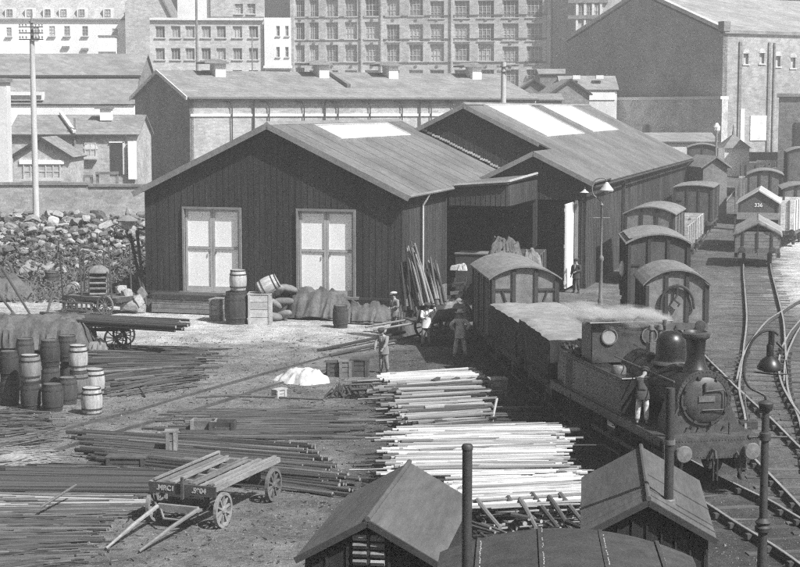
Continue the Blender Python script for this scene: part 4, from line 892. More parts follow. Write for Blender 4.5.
# ---- tank engine: local +y runs back along the engine, origin under the buffer beam on the rail
x, y, z, r_ = tr_at(T1, 38.6); LR = R(12.4)
lo = thing('steam_locomotive', 'dusty black side tank steam engine facing the viewer at the head of the goods train', 'locomotive', (7.52, 38.55, z), LR)
m = MB(); m.box((0, .1, 1.0), (2.45, .12, .5)); m.build('buffer_beam', 'locogrey', lo)
for s_ in (-1, 1):
    b_ = link('buffer', BUFL, lo); b_.location = (s_*.87, .02, .97)
    b_ = link('buffer', BUFL, lo); b_.location = (s_*.87, 9.0, .97); b_.rotation_euler = (0, 0, pi)
m = MB(); m.box((0, 4.5, 1.24), (2.5, 8.9, .06)); m.build('footplate', 'locogrey', lo)
m = MB()
for s_ in (-1, 1): m.box((s_*1.21, 4.6, 1.13), (.05, 8.6, .2)); m.box((s_*.62, 4.5, .92), (.05, 8.4, .5))
m.build('frame', 'loco', lo)
m = MB(); m.box((0, 8.9, 1.0), (2.45, .12, .5)); m.build('rear_beam', 'loco', lo)
SB = 2.12; RB = .62
M['cabroof'] = mat('sooty_cab_roof', .1, .7, .4, 4, .1)
# smokebox: wrapper profile flaring into the saddle
def dshape(r0, flare, zc, zb, n=18):
    P = [(r0*cos(-.25+(pi+.5)*k/n), zc+r0*sin(-.25+(pi+.5)*k/n)) for k in range(n+1)]
    return [(flare, zb)]+P+[(-flare, zb)]
m = MB(); m.prism(dshape(.70, .98, SB, 1.27), .55, .62); m.build('smokebox_front', 'locogrey', lo)
m = MB(); m.prism(dshape(.67, .85, SB, 1.27), .621, 1.55); m.build('smokebox', 'loco', lo, True)
m = MB(); m.lathe([(.57, .55), (.57, .51), (.53, .47), (.3, .43), (.0, .42)][:-1]+[(.02, .42)], 28, (0, 0, SB-.02), 'Y'); m.build('smokebox_door', 'locogrey', lo, True)
m = MB(); 
for k in range(28): a0, a1 = 2*pi*k/28, 2*pi*(k+1)/28; m.bar((.6*cos(a0), .52, SB-.02+.6*sin(a0)), (.6*cos(a1), .52, SB-.02+.6*sin(a1)), .05, .05, up=(0, 1, 0))
m.build('door_ring', 'iron', lo)
for k in range(8):
    a = 2*pi*k/8+.3; m = MB(); m.box((.585*cos(a), .47, SB-.02+.585*sin(a)), (.08, .07, .08), Matrix.Rotation(-a, 3, 'Y')); m.build('door_dog', 'iron', lo)
m = MB(); m.tube([(-.05, .38, SB+.2), (-.05, .4, SB+.42)], .03, 6); m.tube([(-.08, .39, SB+.2), (.4, .39, SB+.24), (.45, .39, SB+.2), (.46, .39, SB-.24), (.4, .39, SB-.25), (-.12, .39, SB-.25)], .018, 5); m.build('handrail', 'iron', lo)
m = MB(); m.box((0.0, .41, SB+.02), (.42, .025, .14)); m.build('number_plate', 'ironlight', lo)
for xp in (-.45, -.15, .12, .5): m = MB(); m.tube([(xp, .54, 1.42), (xp, .48, 1.42)], .025, 6); m.build('bolt', 'iron', lo)
# boiler, chimney, dome
m = MB(); m.lathe([(RB, 1.55), (RB, 4.9)], 28, (0, 0, SB), 'Y'); m.build('boiler', 'loco', lo, True)
m = MB()
for yy in (1.6, 2.9, 4.2): m.lathe([(RB+.01, yy-.03), (RB+.012, yy+.03)], 28, (0, 0, SB), 'Y', False)
m.build('boiler_bands', 'locogrey', lo, True)
m = MB(); m.lathe([(.36, 2.70), (.29, 2.82), (.235, 2.98), (.22, 3.1), (.245, 3.5), (.26, 3.52)], 20, (0, 1.15, 0)); m.build('chimney', 'loco', lo, True)
m = MB(); m.lathe([(.26, 3.5), (.33, 3.55), (.35, 3.6), (.35, 3.66), (.27, 3.7), (.24, 3.66), (.2, 3.5)], 20, (0, 1.15, 0)); m.build('chimney_cap', 'locogrey', lo, True)
m = MB(); m.lathe([(.48, 2.62), (.42, 2.7), (.395, 2.85), (.39, 3.1), (.37, 3.26), (.3, 3.4), (.18, 3.48), (.02, 3.5)], 24, (0, 2.75, 0)); m.build('dome', 'loco', lo, True)
m = MB()
for s_ in (-.12, .12): m.lathe([(.06, 3.0), (.05, 3.35), (.09, 3.38), (.07, 3.5), (.02, 3.52)], 10, (s_, 3.85, 0))
m.box((0, 3.85, 2.9), (.4, .3, .3)); m.build('safety_valve', 'ironlight', lo, True)
m = MB(); m.lathe([(.02, 3.62), (.07, 3.6), (.05, 3.45), (.02, 3.4)], 8, (.35, 4.1, 0)); m.build('whistle', 'ironlight', lo)
# side tanks
TZ0, TZ1 = 1.27, 2.22
for s_ in (-1, 1):
    xa, xb = s_*.62, s_*1.2
    m = MB(); m.box(((xa+xb)/2, 5.5, (TZ0+TZ1)/2), (abs(xb-xa), 4.8, TZ1-TZ0)); m.build('side_tank', 'loco', lo)
    m = MB(); m.tube([(xb, 3.1, TZ1+.015), (xb, 7.9, TZ1+.015)], .03, 6); m.tube([(xb, 3.1, TZ1+.015), (xa, 3.1, TZ1+.015)], .03, 6); m.build('tank_beading', 'locogrey', lo)
    m = MB(); m.lathe([(.2, TZ1), (.2, TZ1+.14), (.16, TZ1+.2), (.02, TZ1+.21)], 12, ((xa+xb)/2, 4.1, 0)); m.build('tank_filler', 'ironlight', lo, True)
    m = MB(); m.tube([(s_*.75, .65, 2.55), (s_*.75, 4.9, 2.55)], .018, 6); m.build('handrail', 'ironlight', lo)
    if s_ > 0: m = MB(); m.box((s_*.9, 2.05, 1.55), (.5, .7, .56)); m.build('tool_box', 'loco', lo)
    m = MB(); m.box((s_*1.19, 7.35, 1.7), (.03, .55, .95)); m.build('side_strip', 'iron', lo)
# weatherboard cab
CY = 5.8
m = MB(); ops = [(-.88, -.5, 2.72, 3.1), (.5, .88, 2.72, 3.1)]
m.box((0, CY+.03, 2.79), (2.12, .06, 1.12)); m.build('cab_front', 'locogrey', lo)
for s_ in (-1, 1):
    m = MB(); m.lathe([(.235, .0), (.235, -.03), (.2, -.035), (.195, .0)], 24, (s_*.58, CY-.02, 2.95), 'Y', False); m.build('spectacle_rim', 'ironlight', lo, True)
    m = MB(); m.lathe([(.197, -.005), (.02, -.006)], 24, (s_*.58, CY-.02, 2.95), 'Y'); m.build('spectacle_glass', 'lampglass' if s_ < 0 else 'glass', lo)
    m = MB(); m.box((s_*1.05, CY+.45, 2.79), (.05, .8, 1.12)); m.build('cab_side', 'loco', lo)
m = MB(); ar = arcz(2.35, .13, 10); m.prism([(p, 3.36+q) for p, q in ar]+[(p, 3.31+q) for p, q in reversed(ar)], CY-.15, CY+1.0); m.build('cab_roof', 'cabroof', lo)
m = MB(); m.tube([(s*1.19, CY-.16, 3.35) for s in (-1, 1)], .03, 6); m.build('roof_rim', 'locogrey', lo)
m = MB(); m.box((0, 8.3, 1.75), (2.1, 1.1, 1.0)); m.box((0, 8.8, 2.1), (2.1, .1, .6)); m.build('bunker', 'loco', lo)
cm = MB(); rc = random.Random(5)
for i in range(260):
    px_, py_ = rc.uniform(-1.0, 1.0), rc.uniform(6.9, 8.8); s_ = rc.uniform(.06, .16); zz = 2.25+.45*(1-abs(px_))*rc.random()
    cm.box((px_, py_, zz), (s_, s_*1.2, s_*.8), Matrix.Rotation(rc.uniform(0, 3), 3, (rc.random(), rc.random(), 1)))
cm.build('coal', 'coal', lo, kind='stuff')
LW = wheel_mesh(.62, .14, 12, 28, 'loco', .09, .14, .05)
for s_ in (-1, 1):
    for yy in (1.9, 3.9, 6.1):
        w = link('driving_wheel', LW, lo); w.location = (s_*G/2, yy, .6)
    m = MB(); m.bar((s_*(G/2+.16), 1.9, .45), (s_*(G/2+.16), 6.1, .45), .06, .11); m.build('coupling_rod', 'ironlight', lo)
    m = MB(); m.box((s_*.9, .85, .62), (.32, .9, .45)); m.build('cylinder', 'loco', lo)
    m = MB(); m.bar((s_*.78, -.0, .8), (s_*.78, .2, .2), .05, .12); m.build('guard_iron', 'iron', lo)
    m = MB(); m.box((s_*1.1, 6.9, .55), (.3, .4, .05)); m.box((s_*1.1, 7.1, .85), (.3, .05, .6)); m.build('step', 'iron', lo)
m = MB(); m.tube([(0, 0, .98), (0, -.16, .96), (0, -.2, .8)], .05, 6); 
for k in range(3):
    for s_ in (-1, 1): m.tube([(s_*.05, -.18, .85-k*.2), (s_*.05, -.18, .66-k*.2)], .022, 5)
m.build('coupling', 'iron', lo)
m = MB(); m.tube([(.62, .0, .9), (.66, -.14, .75), (.62, -.16, .45), (.7, -.1, .25)], .035, 6); m.build('brake_hose', 'iron', lo)
m = MB(); m.prism([(.9, 1.27), (.9, 1.5), (1.15, 1.27)], .6, .66); m.build('lamp_bracket', 'iron', lo)
for xp, hh in ((.55, .5), (-.98, .2)): m = MB(); m.tube([(xp, .3, 1.27), (xp, .3, 1.27+hh*.6)], .03, 6); m.build('lamp_iron', 'iron', lo)
m = MB(); m.bar((1.1, .3, 1.29), (1.35, 1.5, 1.29), .1, .03)
rv = MB()
for s_ in (-1, 1):
    for k in range(38):
        for zz_ in (1.33, 2.16): rv.box((s_*1.205, 3.18+k*.126, zz_), (.012, .03, .03))
    for k in range(9):
        for yy in (3.18, 4.3, 5.8, 6.9, 7.84): rv.box((s_*1.205, yy, 1.33+k*.1), (.012, .03, .03))
for k in range(30): rv.box((-1.15+k*.079, .035, 1.2), (.025, .012, .025)); rv.box((-1.15+k*.079, .035, .8), (.025, .012, .025))
for k in range(26): a = -.2+(pi+.4)*k/25; rv.box((.665*cos(a), .545, SB+.665*sin(a)), (.028, .014, .028))
rv.build('rivets', 'locogrey', lo, kind='stuff')
for s_ in (-1, 1):
    m = MB(); m.tube(crom([V((s_*.3, 1.3, 2.78)), V((s_*.62, 1.8, 2.6)), V((s_*.72, 2.6, 2.3)), V((s_*.78, 3.5, 1.9))], .15), .035, 6); m.build('steam_pipe', 'iron', lo, True)
    m = MB(); m.lathe([(.13, 2.7), (.13, 2.85), (.08, 2.9), (.02, 2.91)], 10, (s_*.28, 3.45, -.05)); m.build('sand_dome', 'loco', lo, True)
    m = MB(); m.tube([(s_*.2, 4.9, 2.85), (s_*.2, 3.9, 2.8)], .02, 5); m.build('valve_rod', 'ironlight', lo)
m = MB(); m.lathe([(.52, 2.66), (.5, 2.71), (.47, 2.74)], 24, (0, 2.75, 0)); m.build('dome_flange', 'locogrey', lo, True)
m = MB(); m.tube([(-1.0, .35, 1.35), (-1.0, .35, 1.6)], .09, 8); m.tube([(-1.0, .35, 1.6), (-1.0, .35, 1.68)], .05, 8); m.build('head_lamp', 'iron', lo)
# number painted on the door plate is too small to read in the photograph and stays a blank raised plate
# drifting steam
stm = bpy.data.materials.new('drifting_steam'); stm.use_nodes = True; t = stm.node_tree
t.nodes.remove(t.nodes['Principled BSDF']); pv = t.nodes.new('ShaderNodeVolumePrincipled'); pv.inputs['Color'].default_value = (1, 1, 1, 1); pv.inputs['Anisotropy'].default_value = .2
tc = t.nodes.new('ShaderNodeTexCoord'); nn_ = t.nodes.new('ShaderNodeTexNoise'); nn_.inputs['Scale'].default_value = 1.9; nn_.inputs['Detail'].default_value = 6; nn_.inputs['Roughness'].default_value = .7
gr = t.nodes.new('ShaderNodeTexGradient'); gr.gradient_type = 'SPHERICAL'
mpp = t.nodes.new('ShaderNodeMapping'); mpp.inputs['Scale'].default_value = (1, 1, 1)
t.links.new(tc.outputs['Object'], mpp.inputs[0]); t.links.new(mpp.outputs[0], gr.inputs[0]); t.links.new(tc.outputs['Object'], nn_.inputs[0])
m1 = t.nodes.new('ShaderNodeMath'); m1.operation = 'MULTIPLY'; t.links.new(gr.outputs['Fac'], m1.inputs[0]); 
r1 = t.nodes.new('ShaderNodeMapRange'); r1.inputs[1].default_value = .42; r1.inputs[2].default_value = .62; r1.inputs[4].default_value = 22; t.links.new(nn_.outputs[0], r1.inputs[0]); t.links.new(r1.outputs[0], m1.inputs[1]); t.links.new(m1.outputs[0], pv.inputs['Density'])
t.links.new(pv.outputs[0], t.nodes['Material Output'].inputs['Volume'])
m = MB(); m.lathe([(.02, -1), (.5, -.86), (.86, -.5), (1, 0), (.86, .5), (.5, .86), (.02, 1)], 16); m.v = [(a, b_, c) for a, b_, c in m.v]
p = on_Y(640, 320, 42.8)
o = m.build('steam', stm, None, True); o.location = (p.x-.05, p.y, p.z+.12); o.scale = (1.0, .5, .3); o.rotation_euler = (0, R(8), R(8)); tag(o, kind='stuff')
o = m.build('steam', stm, None, True); p = on_Y(602, 317, 44.4); o.location = p; o.scale = (1.3, .6, .38); o.rotation_euler = (0, R(14), 0); tag(o, kind='stuff')
# ================================================================== YARD GOODS
# ---- barrels
def barrel_proto(wood, hoop='iron', head=None, r_=.31, h_=.86):
    o = thing('barrel', 'x', 'barrel', (0, 0, -50)); m = MB(); n = 20; prof = []
    for k in range(9):
        t_ = k/8; prof.append((r_*(.82+.18*sin(pi*t_)), h_*t_))
    base = 0
    for j, (rr, z) in enumerate(prof):
        for k in range(n*2):
            a = pi*k/n; q = rr-(.006 if k % 4 == 0 else 0); m.v.append((q*cos(a), q*sin(a), z))
    N_ = n*2
    for j in range(8):
        for k in range(N_): m.f.append((j*N_+k, j*N_+(k+1) % N_, (j+1)*N_+(k+1) % N_, (j+1)*N_+k))
    m.build('staves', wood, o, True)
    for t_ in (.04, .22, .78, .96):
        z = h_*t_; rr = r_*(.82+.18*sin(pi*t_))+.006; q = MB(); q.lathe([(rr-.004, z-.026), (rr+.004, z-.026), (rr+.006, z+.026), (rr-.004, z+.026)], 20, caps=False); q.build('hoop', hoop, o)
    q = MB()
    for z in (.03, h_-.03): q = MB(); q.lathe([(r_*.82, z-.01), (r_*.82, z+.01)], 20); q.build('barrel_head', head or wood, o)
    return o
BP = {k: barrel_proto(*v) for k, v in dict(dark=('wooddark', 'iron', 'woodmid'), mid=('woodmid', 'iron', 'woodlight'), light=('woodlight', 'iron', 'woodlight')).items()}
used = set()
def barrel(kind, px, py, label, z=0., r_=.31, h_=.86, rot=0., tilt=None, group=None):
    p = on_z(px, py, 0); p.z = gh(p.x, p.y)+z-.01
    sc = (r_/.31, r_/.31, h_/.86); ro = (0, 0, rnd.uniform(0, 6)) if tilt is None else tilt
    if kind not in used:
        used.add(kind); o = BP[kind]; o.location = p; o.rotation_euler = ro; o.scale = sc; o['label'] = label
        if group: o['group'] = group
        return o
    o = dup(BP[kind], p, ro, label, group, scale=sc)
    if not group and 'group' in o: del o['group']
    return o
GB = 'barrels stacked at the left edge of the yard'
for a in [('dark', 10, 405, 'dark lower barrel at the left edge of the stack, under another dark barrel', 0), ('dark', 10, 405, 'dark upper barrel topmost at the left edge of the stack', .87),
          ('dark', 31, 409, 'barrel with a pale front at the bottom of the second column from the left edge', 0), ('mid', 31, 409, 'oak barrel with pale lid on top of the second column from the left edge', .87),
          ('dark', 53, 410, 'single dark squat barrel at the front between the two tall stacks', 0), ('dark', 68, 403, 'dark barrel half hidden behind the squat front one', 0),
          ('mid', 79, 397, 'lower barrel of the stack capped by the white banded one', 0), ('light', 79, 397, 'white banded barrel on top of the right hand stack', .87),
          ('light', 95, 394, 'small pale barrel directly behind the front whitish barrel', 0), ('dark', 51, 391, 'dark barrel in the back row under a pale lidded one', 0),
          ('dark', 51, 391, 'broad dark barrel on top in the middle of the back row', .87), ('dark', 26, 389, 'lower dark barrel of the rear left column', 0), ('dark', 26, 389, 'pale lidded barrel on top of the rear left column', .87),
          ('dark', 70, 385, 'farthest dark barrel at the back of the cluster', 0), ('dark', 68, 386, 'upper barrel at the back whose pale lid shows beside the tarpaulin', .87)]:
    barrel(a[0], a[1], a[2], a[3], a[4], rnd.uniform(.31, .345), .87, group=GB)
barrel('light', 92, 413, 'short whitish barrel standing apart at the front right of the barrel stack', 0, .33, .84, group=GB)
barrel('dark', 236.5, 324, 'large dark cask standing upright below the left shed door', 0, .52, 1.42)
barrel('light', 238.5, 324, 'pale banded barrel standing on top of the large dark cask', 1.42, .38, .95)
cr_ = on_z(260, 324, 0)
barrel('light', 259, 324, 'pale barrel lying tilted on top of the wooden crate', 1.5, .37, .92, tilt=(R(15), R(62), R(20)))
barrel('dark', 340.5, 327.5, 'small dark barrel standing in front of the tarpaulin heap under the right door', 0, .34, .98)
barrel('dark', 52.5, 292, 'small dark barrel on its own in front of the low canvas heap at the left', 0, .38, 1.05)
barrel('light', 76, 294, 'white ended barrel lying on its side beside the staked dray', .35, .34, .7, tilt=(R(90), 0, R(-8)))
# ---- crates and boxes
def crate(label, px, py, w_, d_, h_, rz=0, wood='plank', z=0, slats=4, nm='crate', lid=True):
    p = on_z(px, py, 0); p.y += d_/2; p.z = gh(p.x, p.y)+z-.01
    o = thing(nm, label, 'crate' if nm == 'crate' else nm.replace('_', ' '), p, rz)
    sh = h_/slats
    for s_ in (-1, 1):
        for k in range(slats):
            m = MB(); m.box((0, s_*(d_/2-.015), sh*(k+.5)), (w_, .03, sh-.02)); m.build('plank', wood, o)
            m = MB(); m.box((s_*(w_/2-.015), 0, sh*(k+.5)), (.03, d_-.06, sh-.02)); m.build('plank', wood, o)
        for e in (-1, 1): m = MB(); m.box((s_*(w_/2-.06), e*(d_/2+.015), h_/2), (.1, .03, h_)); m.build('corner_batten', wood, o)
    if lid: m = MB(); m.box((0, 0, h_+.015), (w_+.05, d_+.06, .04)); m.build('lid', wood, o)
    else: m = MB(); m.box((0, 0, .03), (w_-.07, d_-.07, .03)); m.build('base', wood, o)
    return o
M['cratelight'] = mat('pale_crate_wood', .42, .9, .25, 4, .2, rndv=.15); M['cratedark'] = mat('dark_crate_wood', .07, .9, .3, 4, .2, rndv=.2)
crate('pale wooden crate beside the large cask, with a barrel lying on it', 259.5, 325, 1.0, .9, 1.32, 0, 'cratelight')
crate('grey wooden box standing at the end of the step under the left door', 217, 321.5, .5, .8, .95, R(-16), 'plank')
crate('low black box lying among the poles at the left', 126, 470, 1.02, .45, .3, R(-4), 'cratedark', slats=2)
crate('open box trough, left one of the pair lying on the thin poles', 203, 432, .72, .45, .33, R(-5), 'plank', slats=2, lid=False)
crate('open dark box trough, right one of the pair lying on the thin poles', 222, 433, .75, .45, .33, R(-3), 'cratedark', slats=2, lid=False)
crate('small box stool with a pale front standing in the dark pole heap', 171, 458, .32, .35, .5, R(5), 'plank', z=.2, slats=2)
crate('dark crate at the left of the row beside the stooping man', 334, 377, .55, .5, .5, R(6), 'cratedark', slats=3)
crate('pale crate in the middle of the row beside the stooping man', 345, 377.5, .45, .45, .55, R(4), 'plank', slats=3)
crate('black crate next to the bright laths by the stooping man', 360, 377, .6, .5, .6, R(-5), 'cratedark', slats=3)
crate('weathered box at the trackside with a stick leaning on it', 498, 402, .55, .5, .72, R(8), 'plank', slats=3)
crate('small tipped block lying on the ground below the white canvas', 279, 398, .45, .22, .26, R(50), 'cratelight', slats=2)
# step platform and planks below the left door
t_ = thing('loading_step', 'long timber step of weathered planks below the left shed door', 'step', L2W(2.6, -.75, 0), SRZ)
for k in range(4): m = MB(); m.box((-.3, .1, .15+k*.2), (3.1, .8-.04*k, .18)); m.build('plank', 'plank', t_)
m = MB(); m.box((-.3, .1, .87), (3.2, .95, .07)); m.build('top_board', 'darktrim', t_)
# ---- canvas heaps
def P0(px, py): p = on_z(px, py, 0); p.z = gh(p.x, p.y); return p
sheet('tarpaulin_heap', 'large grey tarpaulin heap piled against the shed under the right white door', 'tarpaulin', P0(322, 317), SRZ, 1.9, 1.0, 1.12, 1.08, 'tarp', 21, sag=.25, peak=.15, flare=.6)
sheet('tarpaulin_heap', 'low dark tarpaulin heap between the small barrel and the standing man', 'tarpaulin', P0(368, 322), SRZ, 1.3, .9, .7, .66, 'tarp', 24, sag=.35, flare=.6)
sheet('tarpaulin_heap', 'long grey canvas cover over goods behind the barrel stack', 'tarpaulin', P0(32, 350), R(-6), 4.0, 1.3, 1.25, 1.1, 'tarp', 31, sag=.22, flare=.3)
sheet('tarpaulin_heap', 'low pale canvas heap beneath the stone heap at the left', 'tarpaulin', P0(44, 288), R(5), 2.2, 1.0, 1.1, 1.05, 'tarplight', 36, sag=.35, flare=.5)
sheet('tarpaulin_heap', 'drooping canvas heap cut by the left edge behind the leaning poles', 'tarpaulin', P0(4, 300), R(20), 1.4, .8, 1.1, 1.05, 'tarp', 39, sag=.35, flare=.6)
mound('canvas_sheet', 'crumpled bright white canvas sheet lying on the dark earth', 'canvas', P0(303, 381), .9, 1.0, .42, 'canvaswhite', 44, R(10), p=1.8, fold=.42, irr=.3)
mound('rag_bundle', 'pale straw and rag bundle beside the spoked cart wheel', 'bundle', P0(99, 352), .45, .45, .5, 'sack', 47, 0, fold=.6, irr=.3)
mound('shavings', 'scattered pale shavings and twigs beside the buried rail', None, P0(28, 458), .9, .6, .07, 'dirt', 51, 0, fold=.8, kind='stuff')
del_ = None
# sacks between the crate and the tarpaulin
sk = MB(); sk.lathe([(.05, -.4), (.22, -.34), (.3, -.15), (.3, .15), (.22, .32), (.07, .4)], 12, axis='X'); skm = sk.mesh('sack', True); skm.materials.append(M['sack'])
for i, (px, py, z, a, lb) in enumerate([(272, 322, .15, 10, 'lowest sack next to the pale crate'), (283, 321, .18, -20, 'lower sack touching the tarpaulin heap'), (274, 320, .62, 30, 'middle sack of the pile between crate and tarpaulin'),
                                        (284, 319, .7, 0, 'dark upper sack leaning to the tarpaulin heap'), (277, 318, 1.15, -30, 'pale topmost sack of the pile'), (270, 318, 1.0, 50, 'sack behind the tilted barrel'), (288, 317, 1.2, 15, 'rounded sack on the right top of the pile')]):
    p = P0(px, py); o = link('sack', skm); o.location = (p.x, p.y+.3, p.z+z+.05); o.rotation_euler = (R(a*.3), R(a), R(a*2)); o.scale = (1.15, .85, .62); tag(o, lb, 'sack', 'sacks piled beside the crate')
M['cover'] = mat('pale_sacking', .4, .9, .3, 5, .4)
# ---- heap of stones against the yard wall
def rock_mesh(seed):
    import bmesh
    b_ = bmesh.new(); bmesh.ops.create_icosphere(b_, subdivisions=2, radius=1)
    for v_ in b_.verts:
        q = v_.co.copy(); k = 1+.55*MN.noise(q*1.1+V((seed*3.1, 0, 0)))+.12*MN.noise(q*3+V((seed, 5, 0))); v_.co = q*k
        for ax in range(3):
            lim = .56+.09*((seed*7+ax*3) % 4); v_.co[ax] = max(-lim, min(lim, v_.co[ax]))
    me = bpy.data.meshes.new('stone'); b_.to_mesh(me); b_.free(); return me
RK = []
for s_ in range(6):
    me = rock_mesh(s_+1)
    for mm in ('stone', 'stonelight'):
        q = me.copy(); q.materials.append(M[mm]); RK.append(q)
def heap_h(x, y): 
    f_ = sstep((y-80)/11); e = 1-.35*sstep((y-96)/4)
    return 2.75*f_*e*(1+.22*MN.noise(V((x*.4, y*.4, 1))))*(.55+.45*sstep((-x-11.2)/2.0))
hm = MB(); hx = span(-30, -11.3, 50); hy = span(79.5, 99.8, 44)
hm.v = [(x, y, heap_h(x, y)-.05+.14*MN.noise(V((x*2, y*2, 3)))) for y in hy for x in hx]; q = len(hx)
hm.f = [(j*q+i, j*q+i+1, (j+1)*q+i+1, (j+1)*q+i) for j in range(len(hy)-1) for i in range(q-1)]
hm.build('rubble_mound', 'dirt', None, False, kind='stuff')
rr_ = random.Random(11); placed = []
tries = 0
while len(placed) < 270 and tries < 9000:
    tries += 1
    y = rr_.uniform(85.5, 98); x = rr_.uniform(-.262, -.1465)*y*1.0; s_ = rr_.uniform(.26, .52)*(1 if y > 89 else .55)
    if x > -12.2: continue
    if any((x-a)**2+(y-b_)**2*.35 < ((s_+c)*.72)**2 for a, b_, c in placed): continue
    placed.append((x, y, s_))
    o = link('stone', RK[rr_.randrange(12)]); o.location = (x, y, heap_h(x, y)+s_*.25+(.3 if rr_.random() < .3 else 0)); o.scale = (s_*rr_.uniform(1, 1.6), s_, s_*rr_.uniform(.55, .85)); o.rotation_euler = (rr_.uniform(-.4, .4), rr_.uniform(-.5, .5), rr_.uniform(0, 6))
    tag(o, 'rough pale stone among the stones heaped against the yard wall', 'stone', 'stones heaped against the yard wall')
sm = MB()
for i in range(5200):
    y = rr_.uniform(80.5, 98.5); x = rr_.uniform(-.28, -.143)*y
    if x > -11.7: continue
    s_ = rr_.uniform(.04, .15); ro = Matrix.Rotation(rr_.uniform(0, 6), 3, (rr_.random(), rr_.random(), rr_.random()+.1)); sm.box((x, y, heap_h(x, y)+s_*.4), (s_*rr_.uniform(1, 5), s_, s_*.7), ro)
sm.build('rubble', 'stone', None, kind='stuff')
sm = MB()
for i in range(1500):
    y = rr_.uniform(78, 86.5); x = rr_.uniform(-.27, -.15)*y; s_ = rr_.uniform(.03, .07); a = rr_.uniform(0, 6); l_ = rr_.uniform(.2, .9); z = max(0, heap_h(x, y))
    if x > -11.9: continue
    sm.bar((x, y, z+.02), (x+l_*cos(a), y+l_*sin(a)*.6, z+rr_.uniform(.1, .5)), s_, s_)
sm.build('brushwood', 'dirt', None, kind='stuff')
for i, (px, py, s_, lb) in enumerate([(130, 305, .5, 'pale stone lying behind the large dray wheel'), (138, 300, .42, 'stone leaning on the shed corner'), (127, 296, .4, 'round stone on top of the few beside the dray'), (137, 311, .45, 'lowest stone at the shed corner by the dray wheel'), (142, 293, .35, 'upper small stone against the shed corner'), (121, 290, .32, 'small stone above the dray wheel')]):
    p = P0(px, 313); o = link('stone', RK[(i*3) % 12]); o.location = (p.x, p.y+.2*i*.2, p.z+max(.2, (313-py)/21.9)); o.scale = (s_, s_*.9, s_*.75); o.rotation_euler = (i, 0, i*2); tag(o, lb, 'stone', 'stones beside the dray')
hp_ = MB()
for i in range(60):
    a = rr_.uniform(0, 6); l_ = rr_.uniform(.25, .6); x, y = rr_.uniform(-.75, .75), rr_.uniform(-.35, .35); hp_.tube([(x, y, .05), (x+l_*.4*cos(a), y+l_*.3*sin(a), rr_.uniform(.12, .4)), (x+l_*cos(a), y+l_*.6*sin(a), .06)], .035, 5)
o = hp_.build('tangled_offcuts', 'cratedark', None); o.location = P0(360, 396); tag(o, 'tangled dark heap of bent offcuts beside the pole stack', 'offcuts')

# ---- poles, laths and logs: every stick its own object
def stick_meshes(mname, n=5, bend=.02, sides=7):
    out = []
    for i in range(n):
        m = MB(); b_ = rnd.uniform(-bend, bend); pts = [(t_-.5, (b_*sin(pi*t_)) , 0) for t_ in (0, .25, .5, .75, 1)]
        base = len(m.v)
        for j, p in enumerate(pts):
            rr = 1.12-.3*j/4*(1 if i % 2 else .5)
            for k in range(sides): a = 2*pi*k/sides; m.v.append((p[0], p[1]*18+rr*cos(a), rr*sin(a)))
        for j in range(4):
            for k in range(sides): m.f.append((j*sides+k, j*sides+(k+1) % sides, (j+1)*sides+(k+1) % sides, (j+1)*sides+k))
        m.f.append(tuple(range(sides))[::-1]); m.f.append(tuple(4*sides+k for k in range(sides)))
        me = m.mesh('pole'); me.materials.append(M[mname]); me.materials.append(M['end']); me.polygons[-1].material_index = 1; me.polygons[-2].material_index = 1; out.append(me)
    return out
SM = {k: stick_meshes(k) for k in ('lath', 'lathmid', 'pole', 'polemid')}
rs = random.Random(21)
def stick(name, kind, A_, B_, r_, label, cat, group):
    A_, B_ = V(A_), V(B_); d = B_-A_; o = link(name, SM[kind][rs.randrange(5)]); o.location = (A_+B_)/2; o.scale = (d.length, r_, r_)
    o.rotation_euler = (0, -atan2(d.z, sqrt(d.x**2+d.y**2)), atan2(d.y, d.x)); return tag(o, label, cat, group)
def pile(name, label, cat, group, kinds, L0, R0, L1, R1, n, r_, layers=1, jx=12, jy=.4, shape=None, base=0., jr=.25):
    """poles from image edge L to edge R; (L0,R0) rear row, (L1,R1) front row, all ground points"""
    per = int(n/layers)
    for l in range(layers):
        for k in range(per):
            t_ = (k+.5+rs.uniform(-jy, jy))/per; t_ = t_*(1-.12*l)+.06*l
            if shape is None: lx_, rx_ = L0[0]+(L1[0]-L0[0])*t_, R0[0]+(R1[0]-R0[0])*t_
            ly, ry = L0[1]+(L1[1]-L0[1])*t_, R0[1]+(R1[1]-R0[1])*t_
            yj = 2.6 if r_ < .07 else 1.2; a = on_z(lx_+rs.gauss(0, jx), ly+rs.uniform(-yj, yj), base); b_ = on_z(rx_+rs.gauss(0, jx*.8), ry+rs.uniform(-yj, yj), base); q = r_*(1+rs.uniform(-jr, jr))
            z = base+gh(a.x, a.y)+r_*.8+l*r_*1.7+rs.uniform(0, r_*.6)
            a.z = z; b_.z = z+rs.uniform(-.4, .5)*r_; stick(name, kinds[rs.randrange(len(kinds))], a, b_, q, label, cat, group)
